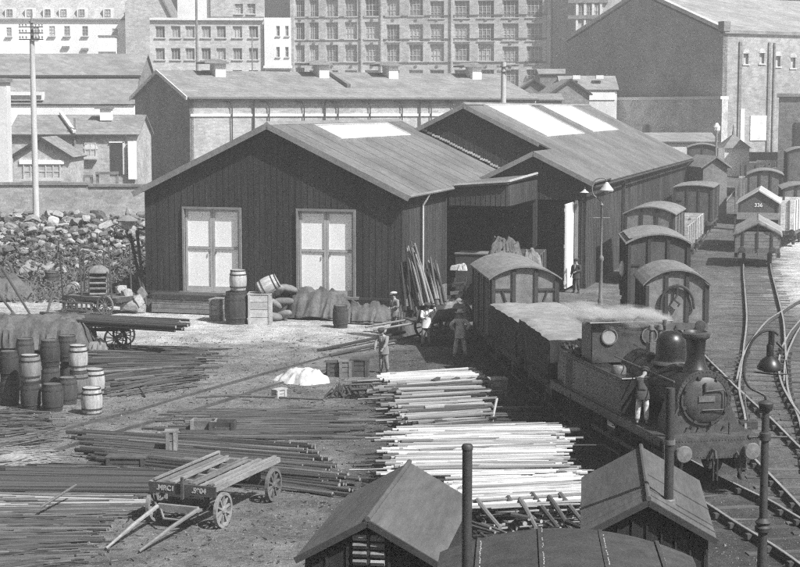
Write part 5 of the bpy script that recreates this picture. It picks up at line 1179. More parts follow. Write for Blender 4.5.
def core(kinds, L0, R0, L1, R1, n, r_, jx=12, base=0., sp=.01, name='pole_pile_core'):
    """the many sticks too small to pick apart, joined"""
    for kd in kinds:
        m = MB()
        for k in range(n//len(kinds)):
            t_ = rs.random(); lx_, rx_ = L0[0]+(L1[0]-L0[0])*t_, R0[0]+(R1[0]-R0[0])*t_; ly, ry = L0[1]+(L1[1]-L0[1])*t_, R0[1]+(R1[1]-R0[1])*t_
            z0_ = rs.uniform(0, base) if base else 0; a = on_z(lx_+rs.gauss(0, jx), ly, base); b_ = on_z(rx_+rs.gauss(0, jx), ry+rs.uniform(-1.5, 1.5), base); u0 = rs.uniform(0, .5); u1 = rs.uniform(u0+.25, 1)
            p, q = a.lerp(b_, u0), a.lerp(b_, u1); z = (z0_ if rs.random() < .6 else base)+rs.uniform(.01, .05)+gh(a.x, a.y); p.z = z; q.z = z+rs.uniform(-.02, .05); md_ = (p+q)/2+V((0, rs.uniform(-.05, .05), .01)); q_ = r_*rs.uniform(.5, 1.1); m.tube([p, md_, q], [q_, q_*.9, q_*.7], 5)
        m.build(name, kd, None, kind='stuff')
pile('timber_lath', 'peeled white lath in the broad bright stack right of the left hut roof', 'lath', 'white laths of the broad stack', ['lath', 'lath', 'lath', 'lathmid'], (402, 430), (557, 427), (398, 477), (560, 474), 128, .042, 2, 11, jy=.55, base=.75)
core(['lathmid', 'pole', 'lath', 'pole'], (400, 428), (556, 426), (396, 478), (560, 476), 900, .045, 16, base=.74)
pile('timber_lath', 'peeled white lath in the lower bright stack behind the black stove pipe', 'lath', 'white laths of the lower stack', ['lath', 'lath', 'lath', 'lath', 'lathmid'], (458, 474), (575, 471), (452, 508), (585, 500), 112, .04, 2, 8, jy=.55, base=.6)
core(['lathmid', 'pole', 'lath'], (458, 473), (575, 471), (452, 512), (588, 506), 600, .04, 10, base=.58)
pile('timber_lath', 'bright lath in the topmost row beside the stooping man', 'lath', 'bright laths of the rear stack', ['lath'], (384, 378), (474, 374), (388, 386), (480, 381), 26, .055, 2, 5, base=.3)
pile('sawn_batten', 'grey sawn batten in the rear timber stack by the stooping man', 'batten', 'sawn battens of the rear stack', ['lathmid', 'lathmid', 'polemid', 'lathmid', 'pole'], (390, 385), (480, 381), (408, 428), (486, 422), 84, .05, 2, 8, jy=.5, base=.35)
core(['lathmid', 'pole', 'polemid'], (370, 380), (480, 377), (404, 430), (490, 424), 500, .05, 14, base=.33)
pile('sawn_batten', 'weathered batten in the low run reaching towards the trackside box', 'batten', 'battens by the trackside box', ['polemid', 'pole', 'pole'], (430, 404), (520, 402), (440, 428), (545, 426), 44, .05, 2, 9)
core(['pole', 'polemid'], (430, 402), (525, 400), (440, 430), (545, 428), 120, .04, 10)
pile('bark_pole', 'dark barked pole in the fanned heap behind the flat dray', 'pole', 'dark poles of the fanned heap', ['pole', 'pole', 'pole', 'polemid'], (92, 436), (290, 444), (112, 468), (345, 496), 150, .046, 3, 12, jy=.5)
core(['pole', 'polemid'], (90, 434), (290, 441), (112, 472), (345, 500), 300, .04, 14)
pile('thin_pole', 'thin grey pole scattered behind the pair of box troughs', 'pole', 'thin poles behind the troughs', ['polemid', 'pole', 'pole'], (205, 411), (335, 411), (180, 440), (342, 438), 52, .036, 1, 24, jy=.7)
core(['pole', 'polemid'], (205, 410), (335, 410), (170, 440), (345, 440), 150, .026, 26)
pile('bark_pole', 'thick dark pole in the row at the left edge below the black box', 'pole', 'thick dark poles at the left edge', ['pole'], (-12, 471), (160, 474), (-14, 493), (172, 495), 22, .075, 1, 9, jy=.5)
core(['pole', 'polemid'], (-14, 462), (170, 468), (-14, 494), (172, 494), 120, .035, 16)
pile('thin_pole', 'dry grey pole in the spread beside the dray shafts', 'pole', 'dry poles by the dray shafts', ['polemid', 'lathmid', 'pole', 'pole'], (-14, 494), (135, 497), (-16, 518), (145, 516), 50, .042, 1, 15, jy=.6)
core(['pole', 'pole', 'polemid'], (-14, 494), (140, 496), (-16, 522), (140, 520), 200, .03, 22)
pile('thin_pole', 'dry thin pole in the bottom left corner spread', 'pole', 'dry poles in the bottom left corner', ['polemid', 'pole', 'polemid'], (-20, 519), (105, 520), (-22, 575), (60, 568), 72, .036, 1, 18, jy=.6)
core(['pole', 'pole', 'polemid'], (-20, 517), (110, 518), (-22, 580), (55, 575), 260, .026, 24)
pile('thin_pole', 'crooked dark rod in the brushy heap behind the white ended barrels', 'pole', 'crooked rods of the brushy heap', ['pole', 'polemid', 'pole'], (85, 349), (208, 353), (104, 398), (170, 384), 84, .036, 2, 15, jy=.7)
core(['pole', 'polemid'], (80, 346), (215, 351), (104, 400), (172, 386), 420, .026, 22)
pile('thin_pole', 'short rod in the brush at the left edge in front of the barrels', 'pole', 'short rods in front of the barrels', ['polemid', 'pole'], (-6, 410), (36, 414), (-10, 448), (46, 440), 38, .03, 1, 12)
core(['pole', 'polemid'], (-6, 408), (40, 412), (-10, 450), (58, 442), 200, .02, 12)
pile('thin_pole', 'stray thin rod lying on the trodden earth before the fanned heap', 'pole', 'stray rods on the earth', ['polemid'], (262, 398), (330, 401), (180, 400), (250, 396), 3, .03, 1, 14)
core(['lath', 'dirt'], (-5, 448), (52, 450), (0, 470), (60, 464), 160, .018, 10, name='wood_shavings')
# long poles carried on the spoked wheel cart
cp = P0(120, 348)
for k in range(18):
    a = on_z(rs.uniform(34, 62), 318+k*.35, 1.0); b_ = on_z(rs.uniform(172, 192), 324+k*.45, 1.0); a.z = 1.02+(k % 3)*.1; b_.z = 1.0+(k % 3)*.09
    a2 = V(a); stick('bark_pole', 'pole', a2, b_, .065, 'long dark pole carried level on the spoked wheel timber cart', 'pole', 'poles on the timber cart')
t_ = thing('timber_cart', 'spoked wheel timber cart under a load of long level poles', 'cart', (cp.x, cp.y, cp.z), R(90)-.08)
CW = wheel_mesh(.46, .08, 12, 24, 'polemid', .06, .1, .04); CWD = wheel_mesh(.46, .08, 12, 24, 'iron', .07, .1, .035)
for s_ in (-1, 1): w = link('wheel', CWD, t_); w.location = (s_*.65, 0, .46)
for s_ in (-1, 1): w = link('wheel', CWD, t_); w.location = (s_*.65, 2.6, .46)
m = MB(); m.box((0, 0, .5), (1.2, .1, .1)); m.box((0, 2.6, .5), (1.2, .1, .1)); m.box((-.4, 1.3, .78), (.1, 3.6, .12)); m.box((.4, 1.3, .78), (.1, 3.6, .12)); m.box((0, 0, .9), (1.5, .14, .12)); m.box((0, 2.6, .9), (1.5, .14, .12)); m.build('frame', 'cratedark', t_)
m = MB()
for k in range(16): m.box((-.66, -.4+k*.14, .93), (.03, .06, .06))
m.build('pale_studs', 'white', t_, kind='stuff')
m = MB(); m.tube([(-.5, -.55, 0), (-.5, -.55, .8)], .03, 6); m.build('prop', 'plank', t_)
# leaning poles at left edge
for a, b_, lb in (((2, 268), (35, 322), 'upper long pole leaning across the left edge'), ((-6, 288), (19, 320), 'lower pale pole leaning across the left edge'), ((8, 262), (26, 300), 'dark pole leaning against the canvas heap at the left edge'), ((53, 292), (47, 314), 'short stake standing by the small lone barrel')):
    p = P0(*b_); q = on_Y(a[0], a[1], p.y+.25); stick('leaning_pole', 'polemid', q, p, .06, lb, 'pole', None)
for a, b_, lb in (((137, 232), (147, 262), 'tall dark pole leaning on the shed corner nearest the dray'), ((130, 234), (146, 285), 'second dark pole leaning on the shed corner')):
    q = on_Y(a[0], a[1], 76.8); p = on_Y(b_[0], b_[1]+35, 74.8); p.z = 0; stick('leaning_pole', 'pole', q, p, .07, lb, 'pole', None)
stick('stick', 'lath', on_Y(497, 398, P0(492, 429).y+.3), P0(491, 428), .035, 'pale stick leaning against the trackside box', 'stick', None)
stick('stick', 'polemid', on_z(40, 508, .3), on_z(76, 485, .45), .035, 'thin dark stick lying askew across the left hand poles', 'stick', None)
for k, (a, b_, lb) in enumerate((((318, 352), (405, 338), 'long shaft pole lying on the pale sand behind the stooping man'), ((330, 357), (418, 341), 'second shaft pole lying just before the first on the pale sand'))):
    p, q = P0(*a), P0(*b_); p.z += .06; q.z += .25; stick('shaft_pole', 'pole', p, q, .06, lb, 'pole', None)
# dark notch blocks in the rear stack
for k, px in enumerate((436, 455, 470)):
    p = on_z(px, 394, 0); o = MB().box((0, 0, 0), (.14, .6, .2)).build('bearer', 'cratedark', None); o.location = (p.x, p.y, .42); o.rotation_euler = (0, 0, R(-20)); tag(o, ('leftmost', 'middle', 'rightmost')[k]+' of the three dark bearers laid across the rear timber stack', 'bearer')
# stubby logs heap behind the curved roof
for k in range(84):
    c = on_z(rs.uniform(476, 586), rs.uniform(508, 556), 0); L_ = rs.uniform(.35, .9); a = R(-55)+rs.gauss(0, .22); z = rs.uniform(.08, .55)
    d = V((cos(a), sin(a), rs.uniform(-.2, .3)))*L_/2; stick('log', ('pole', 'polemid')[k % 2], V((c.x, c.y, z))-d, V((c.x, c.y, z))+d, rs.uniform(.028, .055), 'short stubby log in the heap behind the curved roof', 'log', 'stubby logs behind the curved roof')
for k, (a, b_) in enumerate((((477, 500), (500, 528)), ((508, 497), (520, 522)), ((520, 499), (536, 528)), ((532, 494), (560, 530)), ((549, 497), (572, 532)), ((560, 494), (586, 526)))):
    p = on_z(a[0], a[1], .75); q = on_z(b_[0], b_[1], .35); stick('thick_log', 'polemid', p, q, .055, 'long dark log lying slantwise on top of the log heap', 'log', 'slanting logs on the heap')

# ---- flat dray in the foreground
FL_ = on_z(149, 483, .95); FR_ = on_z(218, 487.4, .95); RL_ = on_z(219.6, 454.4, .95); RR_ = on_z(275.6, 458.7, .95)
cxy = (FL_+FR_+RL_+RR_)/4; hd = ((RL_+RR_)-(FL_+FR_)); rzd = atan2(hd.y, hd.x)-pi/2; DW = 1.62; DL = hd.length/2
print('DRAY', FL_, FR_, RL_, RR_, DL, math.degrees(rzd))
t_ = thing('flat_dray', 'flat four wheeled dray with slatted deck, white lettered front board and shafts on the ground', 'dray', (cxy.x, cxy.y, 0), rzd)
for k in range(9):
    if k in (3,): continue
    x = -DW/2+.12+k*(DW-.24)/8; m = MB(); m.box((x, (.0, .12, -.1)[k % 3], .92+.012*(k % 3)), ((.1, .07, .09)[k % 3], DL-.06-.25*(k % 3), .035)); m.build('deck_plank', 'plank', t_)
for s_ in (-1, 1):
    m = MB(); m.box((s_*DW/2, 0, .93), (.09, DL+.1, .12)); m.build('side_rail', 'plank', t_)
    m = MB(); m.box((s_*DW/2*.93, 0, 1.02), (.06, DL*.99, .045)); m.build('rave', 'plank', t_)
m = MB()
for k in range(6): m = MB(); m.box((0, -DL/2+.12+k*(DL-.24)/5, .855), (DW-.1, .08, .09)); m.build('cross_bearer', 'plank', t_)
m = MB(); m.box((0, -DL/2-.03, .86), (DW+.05, .06, .24)); m.build('front_board', 'cratedark', t_)
text_mesh('.MRC1', .16, 'offwhite', t_, (-.42, -DL/2-.064, .86)); text_mesh('.5904', .16, 'offwhite', t_, (.42, -DL/2-.064, .86))
m = MB(); m.box((.02, -DL/2-.09, .9), (.06, .06, .5)); m.build('centre_post', 'cratedark', t_)
DWm = wheel_mesh(.40, .08, 10, 24, 'plank', .07, .09, .045)
for s_ in (-1, 1):
    for yy in (-DL/2+.25, DL/2-.35):
        w = link('wheel', DWm, t_); w.location = (s_*(DW/2+.04), yy, .40)
for yy in (-DL/2+.25, DL/2-.35): m = MB(); m.box((0, yy, .42), (DW, .09, .1)); m.box((0, yy, .66), (.9, .3, .38)); m.build('axle', 'cratedark', t_)
m = MB(); m.box((0, -DL/2-.25, .5), (1.0, .1, .1)); m.tube([(-.45, -DL/2-.25, .45), (-.2, -DL/2-.55, .3), (.2, -DL/2-.55, .3), (.45, -DL/2-.25, .45)], .03, 6); m.box((0, -DL/2-.1, .42), (.9, .4, .06)); m.build('splinter_bar', 'plank', t_)
inv = t_.matrix_basis.inverted() if True else None
Rm = Matrix.Translation(t_.location) @ Matrix.Rotation(rzd, 4, 'Z'); Ri = Rm.inverted()
for a, b_ in (((-.5, -DL/2-.25, .5), P0(106, 551)), ((.5, -DL/2-.25, .5), P0(139, 554))):
    q = Ri @ b_; q.z = .05; md_ = (V(a)*.5+q*.5); md_.z = .3; m = MB(); m.tube([a, md_, q], [.05, .045, .03], 7); m.build('shaft', 'plank', t_)
# ---- staked dray by the stone heap
p = P0(97, 314.5)
t_ = thing('staked_dray', 'dark dray with tall stakes and a rack of trays standing by the stone heap', 'dray', (p.x, p.y+.8, p.z), R(62))
for k in range(6): m = MB(); m.box((-.65+k*.26, 0, .75), (.2, 3.0, .05)); m.build('deck_plank', 'plank' if k % 2 else 'cratedark', t_)
m = MB(); m.box((-.78, 0, .7), (.08, 3.1, .16)); m.box((.78, 0, .7), (.08, 3.1, .16)); m.box((0, -1.5, .68), (1.6, .1, .2)); m.box((0, 1.5, .68), (1.6, .1, .2)); m.build('frame', 'cratedark', t_)
for (x, y) in ((-.78, 1.5), (.78, 1.5), (-.78, .4), (.78, .3), (-.78, -1.3), (.78, -1.2)):
    m = MB(); m.tube([(x, y, .6), (x*1.08, y+.1, 3.0+.3*sin(x*5+y))], [.045, .03], 6); m.build('stake', 'pole', t_)
for s_ in (-1, 1):
    w = link('wheel', CW, t_); w.location = (s_*.9, -1.0, .46)
    w = link('wheel', CW, t_); w.location = (s_*.9, 1.0, .36); w.scale = (1, .75, .75)
for yy in (-1.0, 1.0): m = MB(); m.box((0, yy, .42), (1.8, .08, .08)); m.build('axle', 'cratedark', t_)
for k in range(4): m = MB(); m.box((-.72, 1.5, .2+k*.0), (.02, .02, .02))
m = MB(); 
for k in range(2): m.box((-.9, .6, .16+.34*k), (.08, 1.8, .07))
for k in range(7): m.box((-.9, -.2+k*.27, .33), (.06, .06, .34))
m.build('tail_ladder', 'plank', t_)
rk = thing('tray_rack', 'small rack of slanting trays with pale top standing on the staked dray', 'rack', (p.x-.05, p.y+.9, p.z+.79), R(5))
for k in range(4): m = MB(); m.box((0, 0, .14+k*.25), (.85, .7, .05), Matrix.Rotation(R(14), 3, 'X')); m.build('tray', 'plank', rk)
for a, b_ in ((-1, -1), (1, -1), (1, 1), (-1, 1)): m = MB(); m.box((a*.42, b_*.32, .55), (.05, .05, 1.1)); m.build('upright', 'cratedark', rk)
mound('cover_cloth', 'pale cloth cap lying on the tray rack of the staked dray', 'cloth', (p.x-.05, p.y+.9, p.z+1.87), .5, .4, .3, 'sack', 7, fold=.2)
# ---- cart with upright sheaves of poles
p = P0(436, 345)
t_ = thing('bundle_cart', 'dark two wheeled cart standing under the upright pole bundles beside the shed', 'cart', (p.x, p.y+.6, p.z), R(-70))
for k in range(5): m = MB(); m.box((-.6+k*.3, 0, .95), (.28, 2.2, .05)); m.build('deck_plank', 'cratedark', t_)
for s_ in (-1, 1):
    m = MB(); m.box((s_*.75, 0, 1.2), (.05, 2.2, .45)); m.build('side_board', 'cratedark', t_)
    w = link('wheel', CWD, t_); w.location = (s_*.88, 0, .6); w.scale = (1, 1.3, 1.3)
m = MB(); m.box((0, 0, .6), (1.7, .1, .1)); m.box((0, 1.1, 1.2), (1.45, .05, .45)); m.build('tail_board', 'cratedark', t_)
for s_ in (-1, 1): m = MB(); m.tube([(s_*.5, -1.1, .9), (s_*.5, -2.8, .7)], .05, 6); m.build('shaft', 'plank', t_)
def sheaf(label, px0, px1, pyb, pt0, pt1, pyt, Yq, n, mats):
    for k in range(n):
        t0 = rs.random(); b_ = on_Y(px0+(px1-px0)*t0, pyb+rs.uniform(-3, 3), Yq+rs.uniform(-.25, .25)); a = on_Y(pt0+(pt1-pt0)*(t0*.8+.2*rs.random()), pyt+rs.uniform(-7, 5), Yq+.6+rs.uniform(-.3, .3))
        stick('bundled_pole', mats[k % len(mats)], b_, a, .045, label, 'pole', label.replace('pole in', 'poles of'))
yq = p.y+.9
sheaf('pole in the left upright bundle against the shed side', 402, 421, 312, 398, 410, 268, yq, 14, ['polemid', 'polemid', 'pole'])
sheaf('pale pole in the tall middle upright bundle on the cart', 418, 434, 303, 405, 418, 250, yq-.1, 20, ['lathmid', 'polemid', 'lathmid'])
sheaf('pole in the right upright bundle on the cart', 431, 446, 302, 423, 438, 263, yq, 14, ['polemid', 'lathmid', 'polemid'])
for a, b_, lb in (((405, 238), (410, 262), 'thin pole tip standing highest above the upright bundles'), ((411, 241), (418, 262), 'second thin pole tip rising above the middle bundle')):
    stick('tall_pole', 'pole', on_Y(b_[0], b_[1]+30, yq), on_Y(a[0], a[1], yq+.4), .04, lb, 'pole', None)
mound('net_heap', 'rounded dark netting load on the cart right of the pole bundles', 'netting', (p.x+.85, p.y+.6, .98), .8, .65, .75, 'dirt', 15, fold=.3)
mound('tarpaulin_heap', 'crumpled pale tarpaulin between the standing man and the bundle cart', 'tarpaulin', P0(406, 334), .8, .55, .75, 'tarp', 27, fold=.5)
st = thing('tray_stack', 'leaning ladder-like stack of dark trays at the shed opening', 'trays', P0(452, 330), R(-14))
for k in range(6): m = MB(); m.box((.06*k, 0, .3+k*.33), (.55, .45, .14), Matrix.Rotation(R(-8), 3, 'Y')); m.build('tray', 'cratedark' if k % 2 else 'plank', st)
m = MB(); m.tube([(-.28, 0, 0), (.12, 0, 2.2)], .03, 6); m.tube([(.28, 0, 0), (.6, 0, 2.2)], .03, 6); m.build('upright', 'cratedark', st)
bx = thing('platform_box', 'large dark box with a pale lid on the platform at the shed opening', 'box', L2W(13.6, 9.2, 0), SRZ)
m = MB(); m.box((0, 0, 1.1), (1.9, 1.3, 2.2)); m.build('box_body', 'cratedark', bx); m = MB(); m.box((0, 0, 2.23), (2.0, 1.4, .06)); m.build('lid', 'trim', bx)
mound('white_sack', 'small white sack on the box at the shed opening', 'sack', on_Y(461, 269, 77.5), .35, .25, .32, 'cover', 8, fold=.6, irr=.5)
# ================================================================== POSTS AND LAMPS
def telegraph(label, px, pyb, pyt, Yq, w_, zb, arms, mname='polewhite', armw=1.9, finial=True):
    b_ = at(px, Yq, 5); zt = on_Y(px, pyt, Yq).z; o = thing('telegraph_pole', label, 'telegraph pole', (b_.x, b_.y, zb))
    m = MB(); m.tube([(0, 0, 0), (0, 0, (zt-zb)*.5), (0, 0, zt-zb)], [w_/2, w_/2*.9, w_/2*.75], 12); m.build('shaft', mname, o, True)
    for py in arms:
        z = on_Y(px, py, Yq).z-zb; m = MB(); m.box((0, -.22, z), (armw, .08, .06)); a = m.build('crossarm', 'darktrim', o)
        for k in (-.46, -.34, -.2, .2, .34, .46):
            m = MB(); m.lathe([(.012, z+.03), (.012, z+.07), (.045, z+.08), (.05, z+.15), (.02, z+.2)], 8, (k*armw, -.22, 0)); m.build('insulator', 'trim', a)
    return o, zt-zb
o, zt = telegraph('tall whitened telegraph pole with three crossarms standing on the stone heap', 35.5, 248, 40, 92, .38, 1.0, (27, 33, 39.5), armw=1.35)
m = MB(); m.tube([(0, 0, zt-.1), (0, 0, on_Y(35, 23, 92).z-1.0)], .09, 8); m.lathe([(.15, 0), (.15, .1)], 8, (0, 0, on_Y(35, 23, 92).z-1.0)); m.tube([(0, 0, on_Y(35, 23, 92).z-1.0), (0, 0, on_Y(35, 9, 92).z-1.0)], [.05, .035], 6); m.build('finial', 'trim', o)
m = MB(); m.box((-.3, 0, on_Y(35, 214, 92).z-1.0), (.3, .1, .12)); m.build('step_iron', 'iron', o)
telegraph('short white telegraph pole rising behind the far black shed roof', 503, 106, 62, 128, .5, 0, (67, 72), armw=1.1)
o = thing('flag_mast', 'thin dark mast rising behind the long pale warehouse', 'mast', at(197, 170, 15)); z = on_Y(197, -12, 170).z; m = MB(); m.tube([(0, 0, 3), (0, 0, z)], [.16, .12], 8); m.build('shaft', 'slate', o)
o = thing('thin_mast', 'faint thin mast standing before the office block', 'mast', at(252.5, 190, 12)); m = MB(); m.tube([(0, 0, 3), (0, 0, on_Y(252, 35, 190).z)], .07, 6); m.build('shaft', 'slate', o)
# lantern over the stone heap
p = at(127.5, 88, 3); o = thing('gas_lantern', 'old gas lantern with pointed finial on a post among the stones beside the shed', 'street lamp', (p.x, p.y, heap_h(p.x, p.y)))
z0 = on_Y(127, 229, 88).z-heap_h(p.x, p.y); m = MB(); m.tube([(0, 0, -.3), (0, 0, z0)], .05, 8); m.build('post', 'iron', o)
m = MB(); m.lathe([(.2, z0), (.42, z0+.42)], 6); m.build('lantern_glass', 'offwhite', o); m = MB(); m.lathe([(.6, z0+.42), (.62, z0+.47), (.2, z0+.72), (.12, z0+.75), (.13, z0+.85), (.03, z0+1.15)], 8); m.build('lantern_roof', 'trim', o)
# mid lamp post before the shed
p = P0(600.5, 305); o = thing('lamp_post', 'slender swan-necked lamp post before the black shed wall', 'street lamp', (p.x, p.y, 0))
zz = lambda py: on_Y(600, py, p.y).z
m = MB(); m.lathe([(.14, 0), (.13, .3), (.09, .35), (.085, zz(262)), (.13, zz(260)), (.12, zz(257)), (.055, zz(255)), (.05, zz(206)), (.09, zz(205)), (.03, zz(203))], 10); m.build('post', 'ironlight', o, True)
m = MB(); m.tube([(-.4, 0, zz(218)), (.4, 0, zz(218))], .03, 6); m.build('ladder_bar', 'ironlight', o)
m = MB(); m.tube(crom([V((0, 0, zz(205))), V((-.1, 0, zz(200))), V((-.42, 0, zz(194))), V((-.45, 0, zz(184))), V((-.25, 0, zz(179))), V((.1, 0, zz(178))), V((.22, 0, zz(181)))], .08), .03, 6); m.build('swan_neck', 'ironlight', o)
m = MB(); m.lathe([(.05, zz(182)), (.12, zz(184)), (.34, zz(190)), (.3, zz(191.5))], 14, (.22, 0, 0)); m.build('lamp_shade', 'offwhite', o, True); m = MB(); m.lathe([(.03, zz(194)), (.12, zz(192.5)), (.12, zz(191)), (.05, zz(190))], 10, (.22, 0, 0)); m.build('globe', 'lampglass', o, True)
# foreground lamp post
p = at(765, 30.6, 3); o = thing('lamp_post', 'tall foreground lamp post with swan neck and hanging bell shade at the right', 'street lamp', (p.x, p.y, 0)); Yq = p.y
zz = lambda py: on_Y(765, py, Yq).z
m = MB(); m.lathe([(.16, 0), (.15, .4), (.1, .45), (.09, zz(533)), (.15, zz(531)), (.16, zz(527)), (.12, zz(525)), (.155, zz(522)), (.08, zz(518)), (.075, zz(441)), (.11, zz(440)), (.11, zz(433)), (.075, zz(432)), (.07, zz(412)), (.12, zz(410)), (.15, zz(403)), (.13, zz(402)), (.05, zz(400))], 14); m.build('post', 'iron', o, True)
m = MB(); m.tube([(-.3, 0, zz(437)), (.42, 0, zz(437))], .022, 6); m.lathe([(.02, -.34), (.05, -.32), (.05, -.27), (.02, -.25)], 8, (0, 0, zz(437)), 'X'); m.build('ladder_bar', 'iron', o)
X_ = lambda px: (px-765)/FPX*(Yq*cos(PITCH)+5*sin(PITCH))
m = MB(); m.tube(crom([V((0, 0, zz(402))), V((X_(764), 0, zz(396))), V((X_(757), 0, zz(392))), V((X_(748), 0, zz(387))), V((X_(743), 0, zz(378))), V((X_(742), 0, zz(366))), V((X_(745), 0, zz(352))), V((X_(752), 0, zz(338))), V((X_(762), 0, zz(331))), V((X_(771), 0, zz(331))), V((X_(776), 0, zz(335)))], .04), .026, 7); m.build('swan_neck', 'iron', o, True)
m = MB(); m.tube([(X_(769), 0, zz(331)), (X_(769), 0, zz(345))], .06, 8); m.lathe([(.04, zz(343)), (.07, zz(346)), (.07, zz(356)), (.09, zz(357)), (.17, zz(360)), (.235, zz(366)), (.24, zz(369)), (.2, zz(370))], 20, (X_(768), 0, 0)); m.build('bell_shade', 'loco', o, True)
m = MB(); m.lathe([(.16, zz(369.5)), (.13, zz(371.5)), (.03, zz(372.5))], 14, (X_(768), 0, 0)); m.build('globe', 'glass', o, True)
m = MB(); m.tube([(X_(774), -.04, zz(342)), (X_(780), -.04, zz(348)), (X_(777), -.04, zz(354))], .03, 6); m.build('gas_valve', 'iron', o)
m = MB(); m.tube([(X_(752), 0, zz(372)), (X_(772), 0, zz(374.5)), (X_(786), 0, zz(374))], .014, 5); m.tube([(X_(784), 0, zz(360)), (X_(786), 0, zz(374))], .014, 5); m.build('chain_bar', 'iron', o)
# signal-ish small post with finial far right and clutter
o = thing('signal_post', 'small white-topped lamp post far off beside the gabled hut', 'lamp post', at(716, 140, 5)); m = MB(); m.tube([(0, 0, 0), (0, 0, on_Y(716, 134, 140).z)], .1, 6); m.build('post', 'trim', o)
m = MB(); z = on_Y(716, 134, 140).z; m.lathe([(.1, z), (.3, z+.3), (.32, z+.6), (.1, z+.95)], 8); m.build('lantern', 'render', o)
def hut(label, px, py_peak, py_eave, halfpx, Yq, dep, wm, rm, rz=0, pyr=False):
    c = at(px, Yq, 4); zp, ze = on_Y(px, py_peak, Yq).z, on_Y(px, py_eave, Yq).z; h = halfpx/FPX*Yq
    o = thing('small_hut', label, 'hut', (c.x, c.y, 0), R(rz))
    if pyr:
        m = MB(); m.box((0, dep/2, ze/2), (2*h-.3, dep-.3, ze)); m.build('wall', wm, o); m = MB(); m.add([(-h, -.1, ze), (h, -.1, ze), (h, dep+.1, ze), (-h, dep+.1, ze), (0, dep/2, zp)], [(0, 1, 4), (1, 2, 4), (2, 3, 4), (3, 0, 4), (3, 2, 1, 0)]); m.build('roof', rm, o)
        m = MB(); m.lathe([(.15, zp-.2), (.1, zp+.3), (.02, zp+.9)], 6, (0, dep/2, 0)); m.build('finial', rm, o)
    else:
        m = MB(); m.prism([(-h+.1, 0), (h-.1, 0), (h-.1, ze), (0, zp-.1), (-h+.1, ze)], 0, dep); m.build('wall', wm, o)
        for s_ in (-1, 1): m = MB(); m.slab([(0, -.3, zp+.1), (s_*(h+.2), -.3, ze), (s_*(h+.2), dep+.2, ze), (0, dep+.2, zp+.1)], .12); m.build('roof_slope', rm, o)
    return o
hut('distant pyramid-roofed hut at the foot of the sunlit brick wall', 737, 134, 148, 14, 152, 4, 'render', 'slatefar', pyr=True)
hut('small gabled hut with pale side just beyond the black shed end', 715, 157, 167, 14, 126, 4, 'wagonmid', 'wagonroof', 10)
hut('low hut with pale gable near the distant lamp post', 700, 162, 170, 10, 133, 4, 'render2', 'slatefar', -10)
for k, (px, py, Yq, w_, h_, mname, lb) in enumerate([(741, 178, 118, .9, 2.6, 'wagonmid', 'grey slatted hoarding panel beside the small gabled hut'), (747, 176, 121, 1.3, 2.4, 'offwhite', 'tall leaning grey board behind the van numbered 336'), (775, 160, 150, 3.5, .7, 'render2', 'low white panel above the distant arched vans'), (765, 152, 158, 6, .9, 'wagonmid', 'long grey wagon top in the far sidings'), (790, 140, 150, 2.5, 1, 'render', 'pale clutter of boards by the dark store'), (672, 170, 133, 1.4, 2.2, 'render', 'pale board standing at the far end of the black shed')]):
    c = at(px, Yq, 3); z = on_Y(px, py, Yq).z; o = thing('board_panel', lb, 'panel', (c.x, c.y, 0), R(-8+k*5))
    for j in range(4): m = MB(); m.box((-w_/2+w_*(j+.5)/4, 0, z-h_/2), (w_/4-.04, .1, h_)); m.build('board', mname, o)
    for s_ in (-1, 1): m = MB(); m.box((s_*w_*.42, .1, (z-h_*.2)/2), (.12, .12, z-h_*.2)); m.build('post', 'darktrim', o)

# ================================================================== FOREGROUND HUTS
def roofhut(label, pf, pr, hw, z_r, z_e, front, extra=0.):
    A_ = on_z(*pf, z_r); B_ = on_z(*pr, z_r); d = B_-A_; L_ = d.length; rz = atan2(d.y, d.x)-pi/2
    o = thing('foreground_hut', label, 'hut', (A_.x, A_.y, 0), rz)
    m = MB(); h2 = hw-.12; m.prism([(-h2, 0), (h2, 0), (h2, z_e-.05), (0, z_r-.1), (-h2, z_e-.05)], .12, .2); m.build('front_wall', 'tar', o)
    m = MB(); m.prism([(-h2, 0), (h2, 0), (h2, z_e-.05), (0, z_r-.1), (-h2, z_e-.05)], L_-.2, L_-.12)
    for s_ in (-1, 1): m.box((s_*(h2-.04), L_/2, (z_e-.06)/2), (.08, L_-.42, z_e-.06))
    m.build('wall', 'tar', o)
    for s_ in (-1, 1):
        m = MB(); ns = 5
        m.slab([(s_*.01, 0, z_r), (s_*hw, 0, z_e), (s_*hw, L_, z_e), (s_*.01, L_, z_r)], .05); m.build('roof_slope', 'huttop', o)
        m = MB(); m.bar((0, -.02, z_r-.06), (s_*(hw+.01), -.02, z_e-.06), .03, .1); m.build('bargeboard', 'darktrim', o)
    m = MB(); m.tube([(0, -.03, z_r+.012), (0, L_+.02, z_r+.012)], .045, 8); m.build('ridge_roll', 'huttop', o)
    return o, L_, rz
o, L_, rz_ = roofhut('black hut with pale louvred vent and grey felt roof at the bottom centre', (367.7, 519.4), (409.4, 462.5), 1.14, 3.0, 2.36, 0)
fr = MB(); fr.box((-.0, .10, 2.36), (.04, .05, .8)); fr.build('vent_mullion', 'darktrim', o)
for s_ in (-1, 1):
    for k in range(5):
        m = MB(); m.box((s_*.14, .085, 2.68-k*.13), (.22, .06, .075), Matrix.Rotation(R(35), 3, 'X')); m.build('louvre_slat', 'plank', o)
m = MB()
for k in range(7): x = -1+k*.33; m.box((x, .105, (3.0-abs(x)*.56-.2)/2), (.04, .03, 3.0-abs(x)*.56-.2-.02))
m.build('cover_strips', 'tar', o, kind='stuff')
